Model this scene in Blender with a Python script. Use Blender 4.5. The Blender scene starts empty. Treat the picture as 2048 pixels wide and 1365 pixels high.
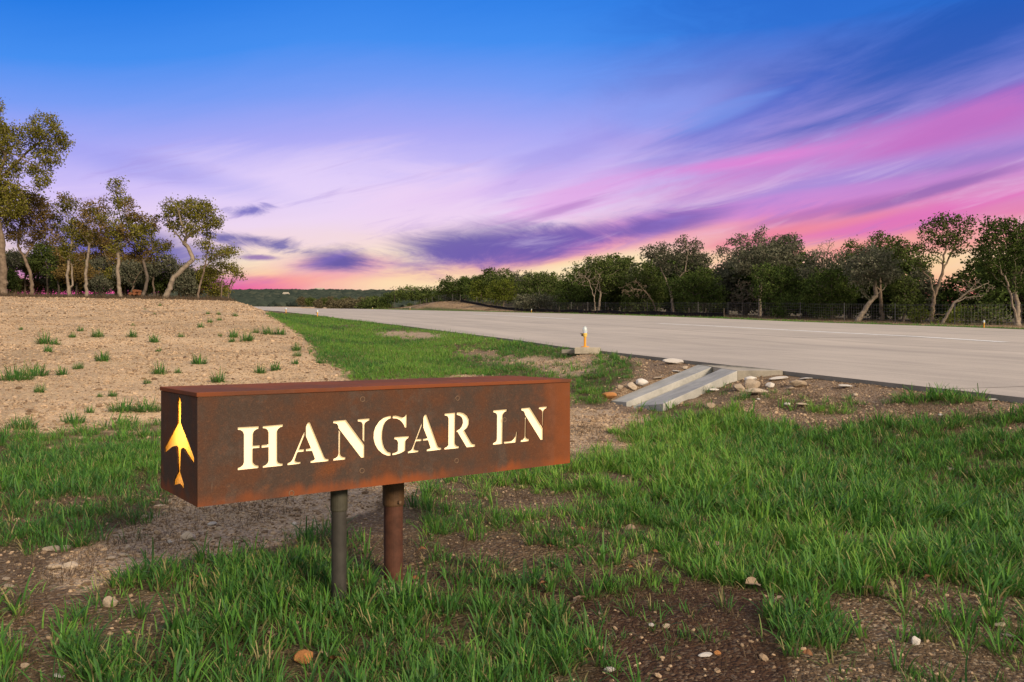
import bpy, bmesh, math, random
import numpy as np
from mathutils import Vector, Matrix

R_ = math.radians
random.seed(7)
rng = np.random.default_rng(11)
scene = bpy.context.scene
col = scene.collection

# ------------------------------------------------------------------ camera
FPX, CX, CY = 1650.0, 1024.0, 682.5          # focal length and centre in photograph pixels
EYE = 1.0
cam_d = bpy.data.cameras.new('camera')
cam = bpy.data.objects.new('camera', cam_d)
col.objects.link(cam)
cam.location = (0, 0, EYE)
cam.rotation_euler = (R_(90), 0, 0)
cam_d.sensor_width = 36.0
cam_d.lens = 36.0 * FPX / 2048.0
cam_d.clip_start = 0.05
cam_d.clip_end = 6000
scene.camera = cam

# ------------------------------------------------------------------ view
scene.view_settings.view_transform = 'Standard'
scene.view_settings.look = 'None'
scene.view_settings.exposure = 0.0
scene.view_settings.gamma = 1.0
scene.view_settings.use_curve_mapping = False
scene.render.engine = 'CYCLES'
scene.cycles.max_bounces = 5
scene.cycles.diffuse_bounces = 3
scene.cycles.glossy_bounces = 2
scene.cycles.transmission_bounces = 4
scene.cycles.use_denoising = True

# ------------------------------------------------------------------ sun
SUN_AZ = Vector((0.62, -0.78, 0)).normalized()
SUN_EL = 24.0
sd = bpy.data.lights.new('sun', 'SUN')
sd.energy = 4.6
sd.angle = R_(11)
sd.color = (1.0, 0.80, 0.58)
so = bpy.data.objects.new('sun', sd)
col.objects.link(so)
sdir = Vector((SUN_AZ.x * math.cos(R_(SUN_EL)), SUN_AZ.y * math.cos(R_(SUN_EL)), math.sin(R_(SUN_EL))))
so.rotation_euler = sdir.to_track_quat('Z', 'Y').to_euler()
so.location = (10, -15, 12)


def lin(r, g, b):
    def f(c):
        c /= 255.0
        return c / 12.92 if c <= 0.04045 else ((c + 0.055) / 1.055) ** 2.4
    return (f(r), f(g), f(b), 1.0)


# ------------------------------------------------------------------ node helper
class NB:
    def __init__(self, tree):
        self.t = tree

    def n(self, typ, **kw):
        nd = self.t.nodes.new(typ)
        for k, v in kw.items():
            setattr(nd, k, v)
        return nd

    def set(self, sock, v):
        if isinstance(v, bpy.types.NodeSocket):
            self.t.links.new(v, sock)
        elif v is not None:
            sock.default_value = v

    def math(self, op, a, b=None, c=None, clamp=False):
        nd = self.n('ShaderNodeMath', operation=op)
        nd.use_clamp = clamp
        self.set(nd.inputs[0], a)
        self.set(nd.inputs[1], b)
        if c is not None:
            self.set(nd.inputs[2], c)
        return nd.outputs[0]

    def mix(self, fac, a, b, blend='MIX'):
        nd = self.n('ShaderNodeMix', data_type='RGBA', blend_type=blend)
        self.set(nd.inputs[0], fac)
        self.set(nd.inputs[6], a)
        self.set(nd.inputs[7], b)
        return nd.outputs[2]

    def sstep(self, x, lo, hi):
        nd = self.n('ShaderNodeMapRange', interpolation_type='SMOOTHSTEP')
        self.set(nd.inputs[0], x)
        self.set(nd.inputs[1], lo)
        self.set(nd.inputs[2], hi)
        nd.inputs[3].default_value = 0
        nd.inputs[4].default_value = 1
        return nd.outputs[0]

    def noise(self, vec, scale, detail=4, rough=0.55, dist=0.0):
        nd = self.n('ShaderNodeTexNoise')
        if vec is not None:
            self.set(nd.inputs['Vector'], vec)
        nd.inputs['Scale'].default_value = scale
        nd.inputs['Detail'].default_value = detail
        nd.inputs['Roughness'].default_value = rough
        nd.inputs['Distortion'].default_value = dist
        return nd.outputs[0]

    def ramp(self, fac, stops):
        nd = self.n('ShaderNodeValToRGB')
        cr = nd.color_ramp
        while len(cr.elements) > 1:
            cr.elements.remove(cr.elements[-1])
        cr.elements[0].position = stops[0][0]
        cr.elements[0].color = stops[0][1]
        for p, c in stops[1:]:
            e = cr.elements.new(p)
            e.color = c
        self.set(nd.inputs[0], fac)
        return nd.outputs[0]


# ------------------------------------------------------------------ sky
def build_world():
    w = bpy.data.worlds.new('World')
    scene.world = w
    w.use_nodes = True
    t = w.node_tree
    t.nodes.clear()
    b = NB(t)
    out = b.n('ShaderNodeOutputWorld')
    tc = b.n('ShaderNodeTexCoord')
    sep = b.n('ShaderNodeSeparateXYZ')
    t.links.new(tc.outputs['Generated'], sep.inputs[0])
    X, Y, Z = sep.outputs
    az = b.math('MULTIPLY', b.math('ARCTAN2', X, Y), 180 / math.pi)
    el = b.math('MULTIPLY', b.math('ARCSINE', Z), 180 / math.pi)
    cmb = b.n('ShaderNodeCombineXYZ')
    b.set(cmb.inputs[0], az)
    b.set(cmb.inputs[1], el)
    # streaky cirrus coordinates: long axis climbs gently to the right
    vr = b.n('ShaderNodeVectorRotate', rotation_type='Z_AXIS')
    t.links.new(cmb.outputs[0], vr.inputs['Vector'])
    vr.inputs['Angle'].default_value = R_(-14)
    mp = b.n('ShaderNodeMapping')
    t.links.new(vr.outputs[0], mp.inputs['Vector'])
    mp.inputs['Scale'].default_value = (0.055, 0.33, 1)
    streak1 = b.noise(mp.outputs[0], 1.0, 8, 0.62, 1.3)
    mp3 = b.n('ShaderNodeMapping')
    t.links.new(vr.outputs[0], mp3.inputs['Vector'])
    mp3.inputs['Scale'].default_value = (0.10, 0.75, 1)
    mp3.inputs['Location'].default_value = (5.3, 2.2, 0)
    wisp = b.noise(mp3.outputs[0], 1.0, 7, 0.60, 0.55)
    streak = b.math('ADD', b.math('MULTIPLY', streak1, .68), b.math('MULTIPLY', wisp, .32))
    mp2 = b.n('ShaderNodeMapping')
    t.links.new(cmb.outputs[0], mp2.inputs['Vector'])
    mp2.inputs['Scale'].default_value = (0.13, 0.42, 1)
    mp2.inputs['Location'].default_value = (3.1, 7.7, 0)
    puff = b.noise(mp2.outputs[0], 1.0, 9, 0.68, 1.0)
    streak_c = b.math('SUBTRACT', streak, 0.5)
    puff_c = b.math('SUBTRACT', puff, 0.5)

    # clear-sky gradient by height, bluer lower down away from the glow
    left = b.sstep(az, -8, -34)
    elf = b.math('MULTIPLY', el, b.math('ADD', 1.0, b.math('MULTIPLY', left, 0.22)))
    elf = b.math('ADD', elf, b.math('MULTIPLY', streak_c, 1.5))
    S = 40.0
    stops = [(0.0, lin(205, 40, 150)), (3.0, lin(232, 58, 164)), (3.7, lin(238, 92, 152)), (4.3, lin(246, 150, 152)), (4.9, lin(250, 208, 172)),
             (5.7, lin(249, 225, 196)), (6.8, lin(243, 215, 216)), (8.4, lin(236, 212, 238)), (11.0, lin(208, 190, 245)),
             (14.0, lin(170, 168, 243)), (17.0, lin(118, 154, 242)), (20.0, lin(66, 140, 238)), (24, lin(30, 120, 226)),
             (30, lin(40, 110, 205)), (40, lin(70, 120, 195))]
    base = b.ramp(b.math('DIVIDE', elf, S, clamp=True), [(p / S, c) for p, c in stops])
    # right of the glow the horizon is salmon rather than magenta
    rstops = [(0.0, lin(225, 90, 110)), (3.0, lin(242, 140, 130)), (4.4, lin(250, 205, 160)), (5.4, lin(250, 214, 168)),
              (6.8, lin(240, 150, 158)), (8.5, lin(222, 132, 188)), (11, lin(188, 146, 216)), (14, lin(160, 142, 218)), (17, lin(110, 124, 210)),
              (20, lin(44, 110, 210)), (24, lin(24, 100, 204)), (40, lin(70, 115, 190))]
    rbase = b.ramp(b.math('DIVIDE', elf, S, clamp=True), [(p / S, c) for p, c in rstops])
    cur = b.mix(b.sstep(b.math('ADD', az, b.math('MULTIPLY', puff_c, 14)), 0, 20), base, rbase)

    def blob(px, py, rx, ry, ang, c, k, nz=0.9, which='s', lo=0.15, hi=1.0):
        """an elongated cloud bank centred at one compass bearing and height"""
        nonlocal cur
        a0 = math.degrees(math.atan((px - CX) / FPX))
        e0 = math.degrees(math.atan((CY - py) / math.hypot(FPX, px - CX)))
        sc = math.degrees(1 / FPX) * 0.97
        ca, sa = math.cos(R_(ang)), math.sin(R_(ang))
        da = b.math('SUBTRACT', az, a0)
        de = b.math('SUBTRACT', el, e0)
        u_ = b.math('ADD', b.math('MULTIPLY', da, ca / (rx * sc)), b.math('MULTIPLY', de, sa / (rx * sc)))
        v_ = b.math('ADD', b.math('MULTIPLY', da, -sa / (ry * sc)), b.math('MULTIPLY', de, ca / (ry * sc)))
        d = b.math('SQRT', b.math('ADD', b.math('MULTIPLY', u_, u_), b.math('MULTIPLY', v_, v_)))
        d = b.math('ADD', d, b.math('MULTIPLY', streak_c if which == 's' else puff_c, nz * 2))
        m = b.math('SUBTRACT', 1.0, b.sstep(d, lo, hi))
        cur = b.mix(b.math('MULTIPLY', m, k), cur, lin(*c))

    for a in SKY_BLOBS:
        blob(*a[:7], **(a[7] if len(a) > 7 else {}))

    # thin wisps drawn across everything, pale ones high and mauve ones low
    band = b.math('MULTIPLY', b.sstep(el, 3.6, 6.5), b.sstep(el, 15, 9))
    cur = b.mix(b.math('MULTIPLY', b.math('MULTIPLY', b.sstep(wisp, .52, .74), band), .28), cur, lin(238, 216, 244))
    cur = b.mix(b.math('MULTIPLY', b.math('MULTIPLY', b.sstep(wisp, .46, .30), band), .34), cur, lin(150, 122, 206))
    # above the frame and round behind the camera: unseen pale fill, added to brighten the ground
    hi_ = b.sstep(el, 27, 62)
    back = b.sstep(Y, 0.35, -0.35)
    soft = b.math('MAXIMUM', hi_, back)
    sky_fill = b.mix(b.math('ADD', 0.5, puff_c), lin(226, 221, 216), lin(240, 232, 224))
    cur = b.mix(soft, cur, sky_fill)
    ground_side = b.sstep(el, -1.0, -6.0)
    cur = b.mix(ground_side, cur, lin(90, 80, 66))

    bg1 = b.n('ShaderNodeBackground')
    b.set(bg1.inputs[0], cur)
    bg1.inputs[1].default_value = SKY_STRENGTH
    sky = b.n('ShaderNodeTexSky', sky_type='NISHITA')
    sky.sun_disc = False
    sky.sun_elevation = R_(SUN_EL)
    sky.sun_rotation = math.atan2(SUN_AZ.x, SUN_AZ.y)
    sky.air_density = 1.0
    sky.dust_density = 2.0
    bg2 = b.n('ShaderNodeBackground')
    t.links.new(sky.outputs[0], bg2.inputs[0])
    bg2.inputs[1].default_value = 0.004
    add = b.n('ShaderNodeAddShader')
    t.links.new(bg1.outputs[0], add.inputs[0])
    t.links.new(bg2.outputs[0], add.inputs[1])
    t.links.new(add.outputs[0], out.inputs[0])
    w.cycles.sampling_method = 'MANUAL'
    w.cycles.sample_map_resolution = 512


SKY_STRENGTH = 1.0
SKY_BLOBS = [
    # px, py, rx, ry, tilt, colour, amount
    (620, 370, 420, 100, 2, (234, 214, 248), 0.6),
    (900, 400, 300, 80, 6, (238, 206, 240), 0.6),
    (1900, 95, 560, 130, 13, (22, 84, 180), 0.85),
    (1500, 235, 320, 60, 20, (72, 104, 206), 0.55),
    (1330, 215, 200, 50, 10, (132, 156, 240), 0.55),
    (1440, 228, 150, 26, 16, (128, 158, 240), 0.5, dict(nz=1.3)),
    (2010, 205, 360, 46, 9, (134, 88, 190), 0.8),
    (1790, 275, 500, 46, 9, (206, 122, 202), 0.75, dict(nz=1.1)),
    (1500, 322, 300, 18, 5, (224, 130, 212), 0.75, dict(nz=1.2)),
    (1960, 270, 320, 60, 10, (192, 104, 190), 0.6),
    (1720, 355, 560, 34, 7, (166, 140, 216), 0.85, dict(nz=1.1)),
    (1900, 340, 260, 34, 10, (140, 112, 190), 0.5),
    (1560, 410, 560, 30, 6, (206, 136, 212), 0.7, dict(nz=1.2)),
    (1150, 395, 240, 46, 14, (226, 160, 226), 0.7, dict(nz=1.2)),
    (1120, 420, 180, 14, 16, (170, 110, 190), 0.55, dict(nz=1.2)),
    (1830, 392, 260, 16, 13, (140, 100, 176), 0.75, dict(nz=1.0)),
    (1640, 425, 200, 14, 10, (170, 104, 180), 0.6, dict(nz=1.0)),
    (1950, 405, 260, 22, 10, (226, 112, 190), 0.7),
    (1760, 452, 420, 30, 5, (222, 112, 184), 0.8),
    (1760, 500, 460, 30, 2, (240, 132, 142), 0.7),
    (1560, 470, 260, 18, 9, (240, 136, 150), 0.7),
    (1010, 556, 520, 46, 4, (252, 226, 178), 0.95, dict(nz=0.25, lo=.35, hi=1.1)),
    (1120, 505, 420, 34, 9, (246, 146, 156), 0.7, dict(nz=0.4, which='p')),
    (1090, 490, 400, 44, 8, (192, 116, 198), 0.9, dict(nz=0.4, which='p')),
    (950, 493, 235, 60, 6, (102, 86, 168), 0.95, dict(nz=0.75, hi=1.05, which='p')),
    (1100, 482, 260, 44, 9, (110, 88, 172), 0.92, dict(nz=0.6, which='p')),
    (1310, 452, 215, 34, 9, (118, 90, 176), 0.92, dict(nz=0.6, which='p')),
    (670, 530, 190, 36, 0, (226, 136, 190), 0.65, dict(nz=0.5)),
    (680, 519, 112, 32, 2, (94, 80, 162), 0.97, dict(nz=0.85, hi=1.05, lo=0.15, which='p')),
    (230, 548, 340, 40, -2, (180, 90, 190), 0.8),
    (240, 492, 300, 66, -6, (84, 82, 178), 0.92, dict(nz=0.8)),
    (500, 422, 80, 20, 12, (104, 98, 186), 0.9, dict(nz=2.0, which='p', lo=0.1)),
    (500, 480, 130, 21, -8, (92, 84, 164), 0.9, dict(nz=1.9, which='p', lo=0.1)),
    (520, 516, 50, 8, 0, (122, 80, 170), 0.8, dict(nz=1.0, which='p')),
    (1100, 320, 200, 60, 25, (140, 132, 224), 0.35, dict(nz=1.6)),
    (1020, 370, 260, 30, 12, (214, 178, 240), 0.4, dict(nz=1.5)),
    (330, 345, 320, 40, -8, (140, 144, 234), 0.4),
]
build_world()

# ------------------------------------------------------------------ numeric helpers
def vnoise(x, y, seed):
    x = np.asarray(x, float)
    y = np.asarray(y, float)
    xi = np.floor(x).astype(np.int64)
    yi = np.floor(y).astype(np.int64)
    fx = x - xi
    fy = y - yi
    fx = fx * fx * (3 - 2 * fx)
    fy = fy * fy * (3 - 2 * fy)

    def h(a, b):
        n = (a * 374761393 + b * 668265263 + seed * 1442695041) & 0xffffffff
        n = ((n ^ (n >> 13)) * 1274126177) & 0xffffffff
        return ((n ^ (n >> 16)) & 0xffff) / 65535.0
    return (h(xi, yi) * (1 - fx) + h(xi + 1, yi) * fx) * (1 - fy) + (h(xi, yi + 1) * (1 - fx) + h(xi + 1, yi + 1) * fx) * fy


def fbm(x, y, octv=4, seed=1):
    s = 0.0
    a = 0.5
    for i in range(octv):
        s = s + a * vnoise(np.asarray(x) * 2 ** i, np.asarray(y) * 2 ** i, seed + i * 17)
        a *= 0.5
    return s


def ss(a, b, x):
    t = np.clip((np.asarray(x, float) - a) / (b - a), 0, 1)
    return t * t * (3 - 2 * t)


# ------------------------------------------------------------------ lie of the land
# u runs across the runway (to the right), s runs along it (away); heights from eye level + EYE
DU = np.array([0.9292, 0.3694])
DS = np.array([-0.3694, 0.9292])
U0, U1, UC = 7.0, 33.0, 20.0


def us_of(x, y):
    return x * DU[0] + y * DU[1], x * DS[0] + y * DS[1]


def xy_of(u, s):
    return u * DU[0] + s * DS[0], u * DU[1] + s * DS[1]


def dip(s):
    return 4.0 * np.where((s > 158) & (s < 262), np.sin(np.pi * (s - 158) / 104.0) ** 2, 0.0)


def runway_z(u, s):
    u = np.asarray(u, float)
    s = np.asarray(s, float)
    b = np.interp(s, [15, 18.4, 22.4, 28, 37.5, 49, 67], [0, .05, .07, .12, .15, .25, .32])
    return EYE - .7196 + .0408 * np.minimum(s, 400) + b + .12 * ss(7, 33, u) - dip(s)


ZB_S = [-200, -40, 0, 3.3, 6, 9.1, 12, 16, 20, 24, 29, 38, 50, 67, 100, 160, 400]
ZB_Z = [-2.4, -1.7, -1.19, -1.05, -.94, -.79, -.64, -.40, -.1, .2, .52, .95, 1.5, 2.25, 3.6, 6.05, 15.85]


def RUT_S(u):
    return np.interp(u, [-9, -6, -3.5, -1.2, .6, 2.2], [27.5, 27.8, 27.2, 26.0, 24.6, 23.0])


def ground_smooth(x, y):
    u, s = us_of(np.asarray(x, float), np.asarray(y, float))
    zb = EYE + np.interp(s, ZB_S, ZB_Z) - dip(s) - .06 * np.exp(-((s - 9.0) / 1.5) ** 2) * ss(3.2, 4.8, u)
    extra = np.interp(s, [13, 20, 28, 36, 42, 46, 60, 400], [0, .1, .32, .6, .78, .85, .88, .9])
    zb = zb + extra * (1 - ss(2.0, 4.6, u + 0.5 * (fbm(s * .15, u * .15, 2, 5) - .5)))
    near = runway_z(7.0, s) - .045
    t = np.clip((u - 4.95) / 2.0, 0, 1)
    z = zb * (1 - t) + near * t
    z = np.where(u > 7.0, runway_z(u, s) - .30, z)
    far = runway_z(33.0, s) - .03 + .012 * (np.clip(u, 33, 60) - 33) - .02 * (np.maximum(u, 75) - 75) + 1.42 * np.exp(-((s - 126) / 21.0) ** 2) * ss(33.6, 38.5, u) * (1 - ss(45, 62, u))
    z = np.where(u > 33.0, far, z)
    hill = ss(390, 860, y + 60 * (fbm(x * .006, y * .006, 3, 9) - .5))
    z = z + hill * (31 + 7 * (fbm(x * .004 + 3, y * .003, 3, 21) - .5))
    return z


def ground_z(x, y):
    """height with the small humps of rough soil"""
    x = np.asarray(x, float)
    y = np.asarray(y, float)
    u, s = us_of(x, y)
    z = ground_smooth(x, y)
    r = np.where((u > 6.6) & (u < 33.4), 0.0, 1.0) * (1 - ss(60, 120, s))
    z = z + r * (.10 * (fbm(x * 1.1, y * 1.1, 3, 31) - .45) + .035 * (fbm(x * 5, y * 5, 3, 41) - .45))
    emb = ss(4.8, 5.6, u) * (1 - .65 * ss(6.6, 6.95, u)) * (u < 7.0) * (1 - ss(16, 22, s))
    z = z + emb * .09 * (fbm(x * 3.1, y * 3.1, 3, 51) - .5)
    # a shallow wheel rut curving over the bare field
    rs = RUT_S(u)
    z = z - .06 * np.exp(-((s - rs) / .35) ** 2) * (u < 2.2) * (u > -9)
    # trench the drainage chute lies in
    s_lo = np.interp(u, [5.2, 6.97], [8.36, 8.85])
    s_hi = np.interp(u, [5.2, 6.97], [9.86, 10.2])
    zf = EYE + np.interp(u, [5.3, 6.97], [-.775, -.365]) - .12
    mk = ss(5.12, 5.3, u) * (1 - ss(6.9, 6.98, u)) * ss(s_lo - .06, s_lo + .12, s) * (1 - ss(s_hi - .10, s_hi + .05, s))
    z = np.where(u < 7.0, z * (1 - mk) + np.minimum(z, zf) * mk, z)
    return z


def pix(x, y, z):
    return CX + FPX * x / y, CY - FPX * (z - EYE) / y


_YS = np.geomspace(1.2, 1600, 9000)


def at(px, py):
    """the spot on the ground seen at a point of the photograph"""
    xs = (px - CX) / FPX * _YS
    zr = EYE + (CY - py) / FPX * _YS
    d = zr - ground_z(xs, _YS)
    i = int(np.argmax(d < 0)) if (d < 0).any() else len(_YS) - 1
    i = max(i, 1)
    t = d[i - 1] / (d[i - 1] - d[i] + 1e-9)
    t = min(max(t, 0), 1)
    Y = _YS[i - 1] + t * (_YS[i] - _YS[i - 1])
    x = (px - CX) / FPX * Y
    return float(x), float(Y), float(ground_z(x, Y))


def at_u(u, px):
    """the spot on the line u = const seen in a column of the photograph"""
    r = (px - CX) / FPX
    s = (DU[0] * u - r * DU[1] * u) / (-DS[0] + r * DS[1])
    x, y = xy_of(u, s)
    return float(x), float(y), float(s)


def inpoly(px, py, pts):
    px = np.asarray(px, float)
    py = np.asarray(py, float)
    ins = np.zeros(px.shape, bool)
    n = len(pts)
    for i in range(n):
        x0, y0 = pts[i]
        x1, y1 = pts[(i + 1) % n]
        c = ((y0 > py) != (y1 > py))
        xi = (x1 - x0) * (py - y0) / ((y1 - y0) if y1 != y0 else 1e-9) + x0
        ins ^= c & (px < xi)
    return ins


def ell(px, py, cx, cy, rx, ry):
    return np.exp(-(((px - cx) / rx) ** 2 + ((py - cy) / ry) ** 2) ** 1.5)


# ------------------------------------------------------------------ objects
def link(name, me, mat=None, parent=None):
    o = bpy.data.objects.new(name, me)
    col.objects.link(o)
    if mat is not None and me is not None and len(me.materials) == 0:
        me.materials.append(mat)
    if parent is not None:
        o.parent = parent
    return o


def tag(o, label=None, cat=None, group=None, kind=None):
    for k, v in (('label', label), ('category', cat), ('group', group), ('kind', kind)):
        if v:
            o[k] = v
    return o


def thing(name, label, cat, loc=(0, 0, 0), rz=0.0, group=None):
    o = bpy.data.objects.new(name, None)
    col.objects.link(o)
    o.empty_display_size = 0.2
    o.location = loc
    o.rotation_euler = (0, 0, rz)
    return tag(o, label, cat, group)


def copy_tree(o, parent=None):
    c = o.copy()
    col.objects.link(c)
    if parent is not None:
        c.parent = parent
    for ch in list(o.children):
        copy_tree(ch, c)
    return c


def mesh_np(name, V, F, smooth=False, attrs=None, colors=None):
    """V (n,3); F list of index arrays (m,k); quick mesh from arrays"""
    me = bpy.data.meshes.new(name)
    V = np.asarray(V, np.float32)
    Fs = F if isinstance(F, list) else [F]
    Fs = [np.asarray(f, np.int32) for f in Fs if len(f)]
    nl = sum(f.size for f in Fs)
    nf = sum(len(f) for f in Fs)
    me.vertices.add(len(V))
    me.vertices.foreach_set('co', V.ravel())
    me.loops.add(nl)
    me.loops.foreach_set('vertex_index', np.concatenate([f.ravel() for f in Fs]))
    me.polygons.add(nf)
    tot = np.concatenate([np.full(len(f), f.shape[1], np.int32) for f in Fs])
    st = np.concatenate([[0], np.cumsum(tot)[:-1]]).astype(np.int32)
    me.polygons.foreach_set('loop_start', st)
    me.polygons.foreach_set('loop_total', tot)
    me.polygons.foreach_set('use_smooth', np.full(nf, smooth, bool))
    for k, a in (attrs or {}).items():
        at_ = me.attributes.new(k, 'FLOAT', 'POINT')
        at_.data.foreach_set('value', np.asarray(a, np.float32))
    for k, a in (colors or {}).items():
        at_ = me.attributes.new(k, 'FLOAT_COLOR', 'POINT')
        c4 = np.ones((len(V), 4), np.float32)
        c4[:, :3] = a
        at_.data.foreach_set('color', c4.ravel())
    me.update(calc_edges=True)
    me.validate()
    return me


class MB:
    """gathers boxes, prisms and tubes into one mesh"""
    def __init__(self):
        self.bm = bmesh.new()

    def box(self, c, size, rz=0.0, mat=None):
        m = Matrix.Translation(c) @ Matrix.Rotation(rz, 4, 'Z') @ Matrix.Diagonal((*size, 1))
        bmesh.ops.create_cube(self.bm, size=1.0, matrix=m)
        return self

    def cyl(self, p0, p1, r0, r1=None, seg=16, cap=True):
        p0, p1 = Vector(p0), Vector(p1)
        r1 = r0 if r1 is None else r1
        d = p1 - p0
        q = d.to_track_quat('Z', 'Y').to_matrix().to_4x4()
        m = Matrix.Translation((p0 + p1) / 2) @ q
        bmesh.ops.create_cone(self.bm, cap_ends=cap, segments=seg, radius1=r0, radius2=r1, depth=d.length, matrix=m)
        return self

    def hull(self, top, bottom):
        """prism between two same-length loops"""
        a = [self.bm.verts.new(p) for p in top]
        c = [self.bm.verts.new(p) for p in bottom]
        n = len(a)
        self.bm.faces.new(a)
        self.bm.faces.new(c[::-1])
        for i in range(n):
            j = (i + 1) % n
            self.bm.faces.new((a[j], a[i], c[i], c[j]))
        return self

    def lathe(self, prof, c, seg=20):
        c = Vector(c)
        rings = []
        for r, z in prof:
            if r < 1e-5:
                rings.append([self.bm.verts.new(c + Vector((0, 0, z)))])
            else:
                rings.append([self.bm.verts.new(c + Vector((r * math.cos(k * 2 * math.pi / seg), r * math.sin(k * 2 * math.pi / seg), z))) for k in range(seg)])
        for a, d in zip(rings, rings[1:]):
            for k in range(seg):
                j = (k + 1) % seg
                if len(a) == 1 and len(d) == 1:
                    continue
                if len(a) == 1:
                    self.bm.faces.new((a[0], d[j], d[k]))
                elif len(d) == 1:
                    self.bm.faces.new((a[k], a[j], d[0]))
                else:
                    self.bm.faces.new((a[k], a[j], d[j], d[k]))
        return self

    def mesh(self, name, bevel=0.0, smooth=False):
        if bevel:
            bmesh.ops.bevel(self.bm, geom=self.bm.edges[:], offset=bevel, segments=2, profile=.6, affect='EDGES')
        bmesh.ops.recalc_face_normals(self.bm, faces=self.bm.faces)
        me = bpy.data.meshes.new(name)
        self.bm.to_mesh(me)
        self.bm.free()
        if smooth:
            for p in me.polygons:
                p.use_smooth = True
        return me


# ------------------------------------------------------------------ materials
def material(name):
    m = bpy.data.materials.new(name)
    m.use_nodes = True
    t = m.node_tree
    t.nodes.clear()
    b = NB(t)
    out = b.n('ShaderNodeOutputMaterial')
    return m, b, out


def principled(b, out, colour, rough=0.8, metal=0.0, normal=None, spec=0.3):
    p = b.n('ShaderNodeBsdfPrincipled')
    b.set(p.inputs['Base Color'], colour)
    b.set(p.inputs['Roughness'], rough)
    b.set(p.inputs['Metallic'], metal)
    p.inputs['Specular IOR Level'].default_value = spec
    if normal is not None:
        b.t.links.new(normal, p.inputs['Normal'])
    b.t.links.new(p.outputs[0], out.inputs[0])
    return p


def bump(b, h, strength=0.5, dist=0.02):
    n = b.n('ShaderNodeBump')
    n.inputs['Strength'].default_value = strength
    n.inputs['Distance'].default_value = dist
    b.set(n.inputs['Height'], h)
    return n.outputs[0]


def objco(b):
    return b.n('ShaderNodeTexCoord').outputs['Object']


def attr(b, name, typ='GEOMETRY', out='Fac'):
    a = b.n('ShaderNodeAttribute')
    a.attribute_type = typ
    a.attribute_name = name
    return a.outputs[out]


def mat_ground():
    m, b, out = material('rough_soil')
    co = objco(b)
    base = attr(b, 'soil', out='Color')
    peb = attr(b, 'pebble')
    n1 = b.noise(co, 3.5, 6, .65)
    n2 = b.noise(co, 28, 5, .7)
    n3 = b.noise(co, .35, 4, .6)
    v = b.n('ShaderNodeTexVoronoi')
    b.set(v.inputs['Vector'], co)
    v.inputs['Scale'].default_value = 85
    vs = b.n('ShaderNodeSeparateColor')
    b.t.links.new(v.outputs['Color'], vs.inputs[0])
    v2 = b.n('ShaderNodeTexVoronoi')
    b.set(v2.inputs['Vector'], co)
    v2.inputs['Scale'].default_value = 38
    vs2 = b.n('ShaderNodeSeparateColor')
    b.t.links.new(v2.outputs['Color'], vs2.inputs[0])
    n4 = b.noise(co, 9, 5, .7)
    k = b.math('ADD', b.math('MULTIPLY', n1, .6), b.math('MULTIPLY', n2, .6))
    k = b.math('ADD', k, b.math('MULTIPLY', n3, .55))
    k = b.math('ADD', k, b.math('MULTIPLY', n4, .9))
    k = b.math('SUBTRACT', k, .28)
    stone = b.math('ADD', b.math('MULTIPLY', vs.outputs[0], .6), b.math('MULTIPLY', vs2.outputs[1], .3))
    stone = b.math('ADD', stone, .55)
    kk = b.n('ShaderNodeMix')
    kk.data_type = 'FLOAT'
    b.set(kk.inputs[0], peb)
    b.set(kk.inputs[2], 1.0)
    b.set(kk.inputs[3], stone)
    f = b.math('MULTIPLY', k, kk.outputs[0])
    g = b.n('ShaderNodeCombineColor')
    for i in range(3):
        b.set(g.inputs[i], f)
    c = b.mix(1.0, base, g.outputs[0], 'MULTIPLY')
    pale = b.math('MULTIPLY', b.math('GREATER_THAN', vs.outputs[1], .80), b.math('MULTIPLY', peb, .5))
    c = b.mix(pale, c, (.50, .42, .31, 1))
    h = b.math('ADD', b.math('MULTIPLY', v.outputs['Distance'], -.35), b.math('ADD', b.math('MULTIPLY', n2, .6), b.math('MULTIPLY', n1, .8)))
    h = b.math('ADD', h, b.math('MULTIPLY', v2.outputs['Distance'], -.5))
    principled(b, out, c, .95, normal=bump(b, h, .9, .035), spec=.1)
    return m


def mat_concrete(name, c0, c1, scale=2.0, fine=60, streak=False, spec=.25):
    m, b, out = material(name)
    co = objco(b)
    n = b.noise(co, scale, 6, .62)
    g = b.noise(co, fine, 4, .7)
    if streak:
        rv = b.n('ShaderNodeVectorRotate', rotation_type='Z_AXIS')
        b.set(rv.inputs['Vector'], co)
        rv.inputs['Angle'].default_value = -math.atan2(DS[1], DS[0])
        mp = b.n('ShaderNodeMapping')
        b.set(mp.inputs['Vector'], rv.outputs[0])
        mp.inputs['Scale'].default_value = (.04, .9, 0)
        st = b.noise(mp.outputs[0], 1.0, 6, .65, .4)
        mp2 = b.n('ShaderNodeMapping')
        b.set(mp2.inputs['Vector'], rv.outputs[0])
        mp2.inputs['Scale'].default_value = (.35, 9, 0)
        st2 = b.noise(mp2.outputs[0], 1.0, 4, .7)
        n = b.math('ADD', b.math('MULTIPLY', n, .38), b.math('ADD', b.math('MULTIPLY', st, .55), b.math('MULTIPLY', st2, .42)))
    f = b.math('ADD', b.math('MULTIPLY', n, .75), b.math('MULTIPLY', g, .3))
    c = b.mix(b.sstep(f, .50, .80) if streak else b.sstep(f, .3, .75), c0, c1)
    h = b.math('ADD', g, n)
    principled(b, out, c, .85, normal=bump(b, h, .25, .008), spec=spec)
    return m


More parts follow.
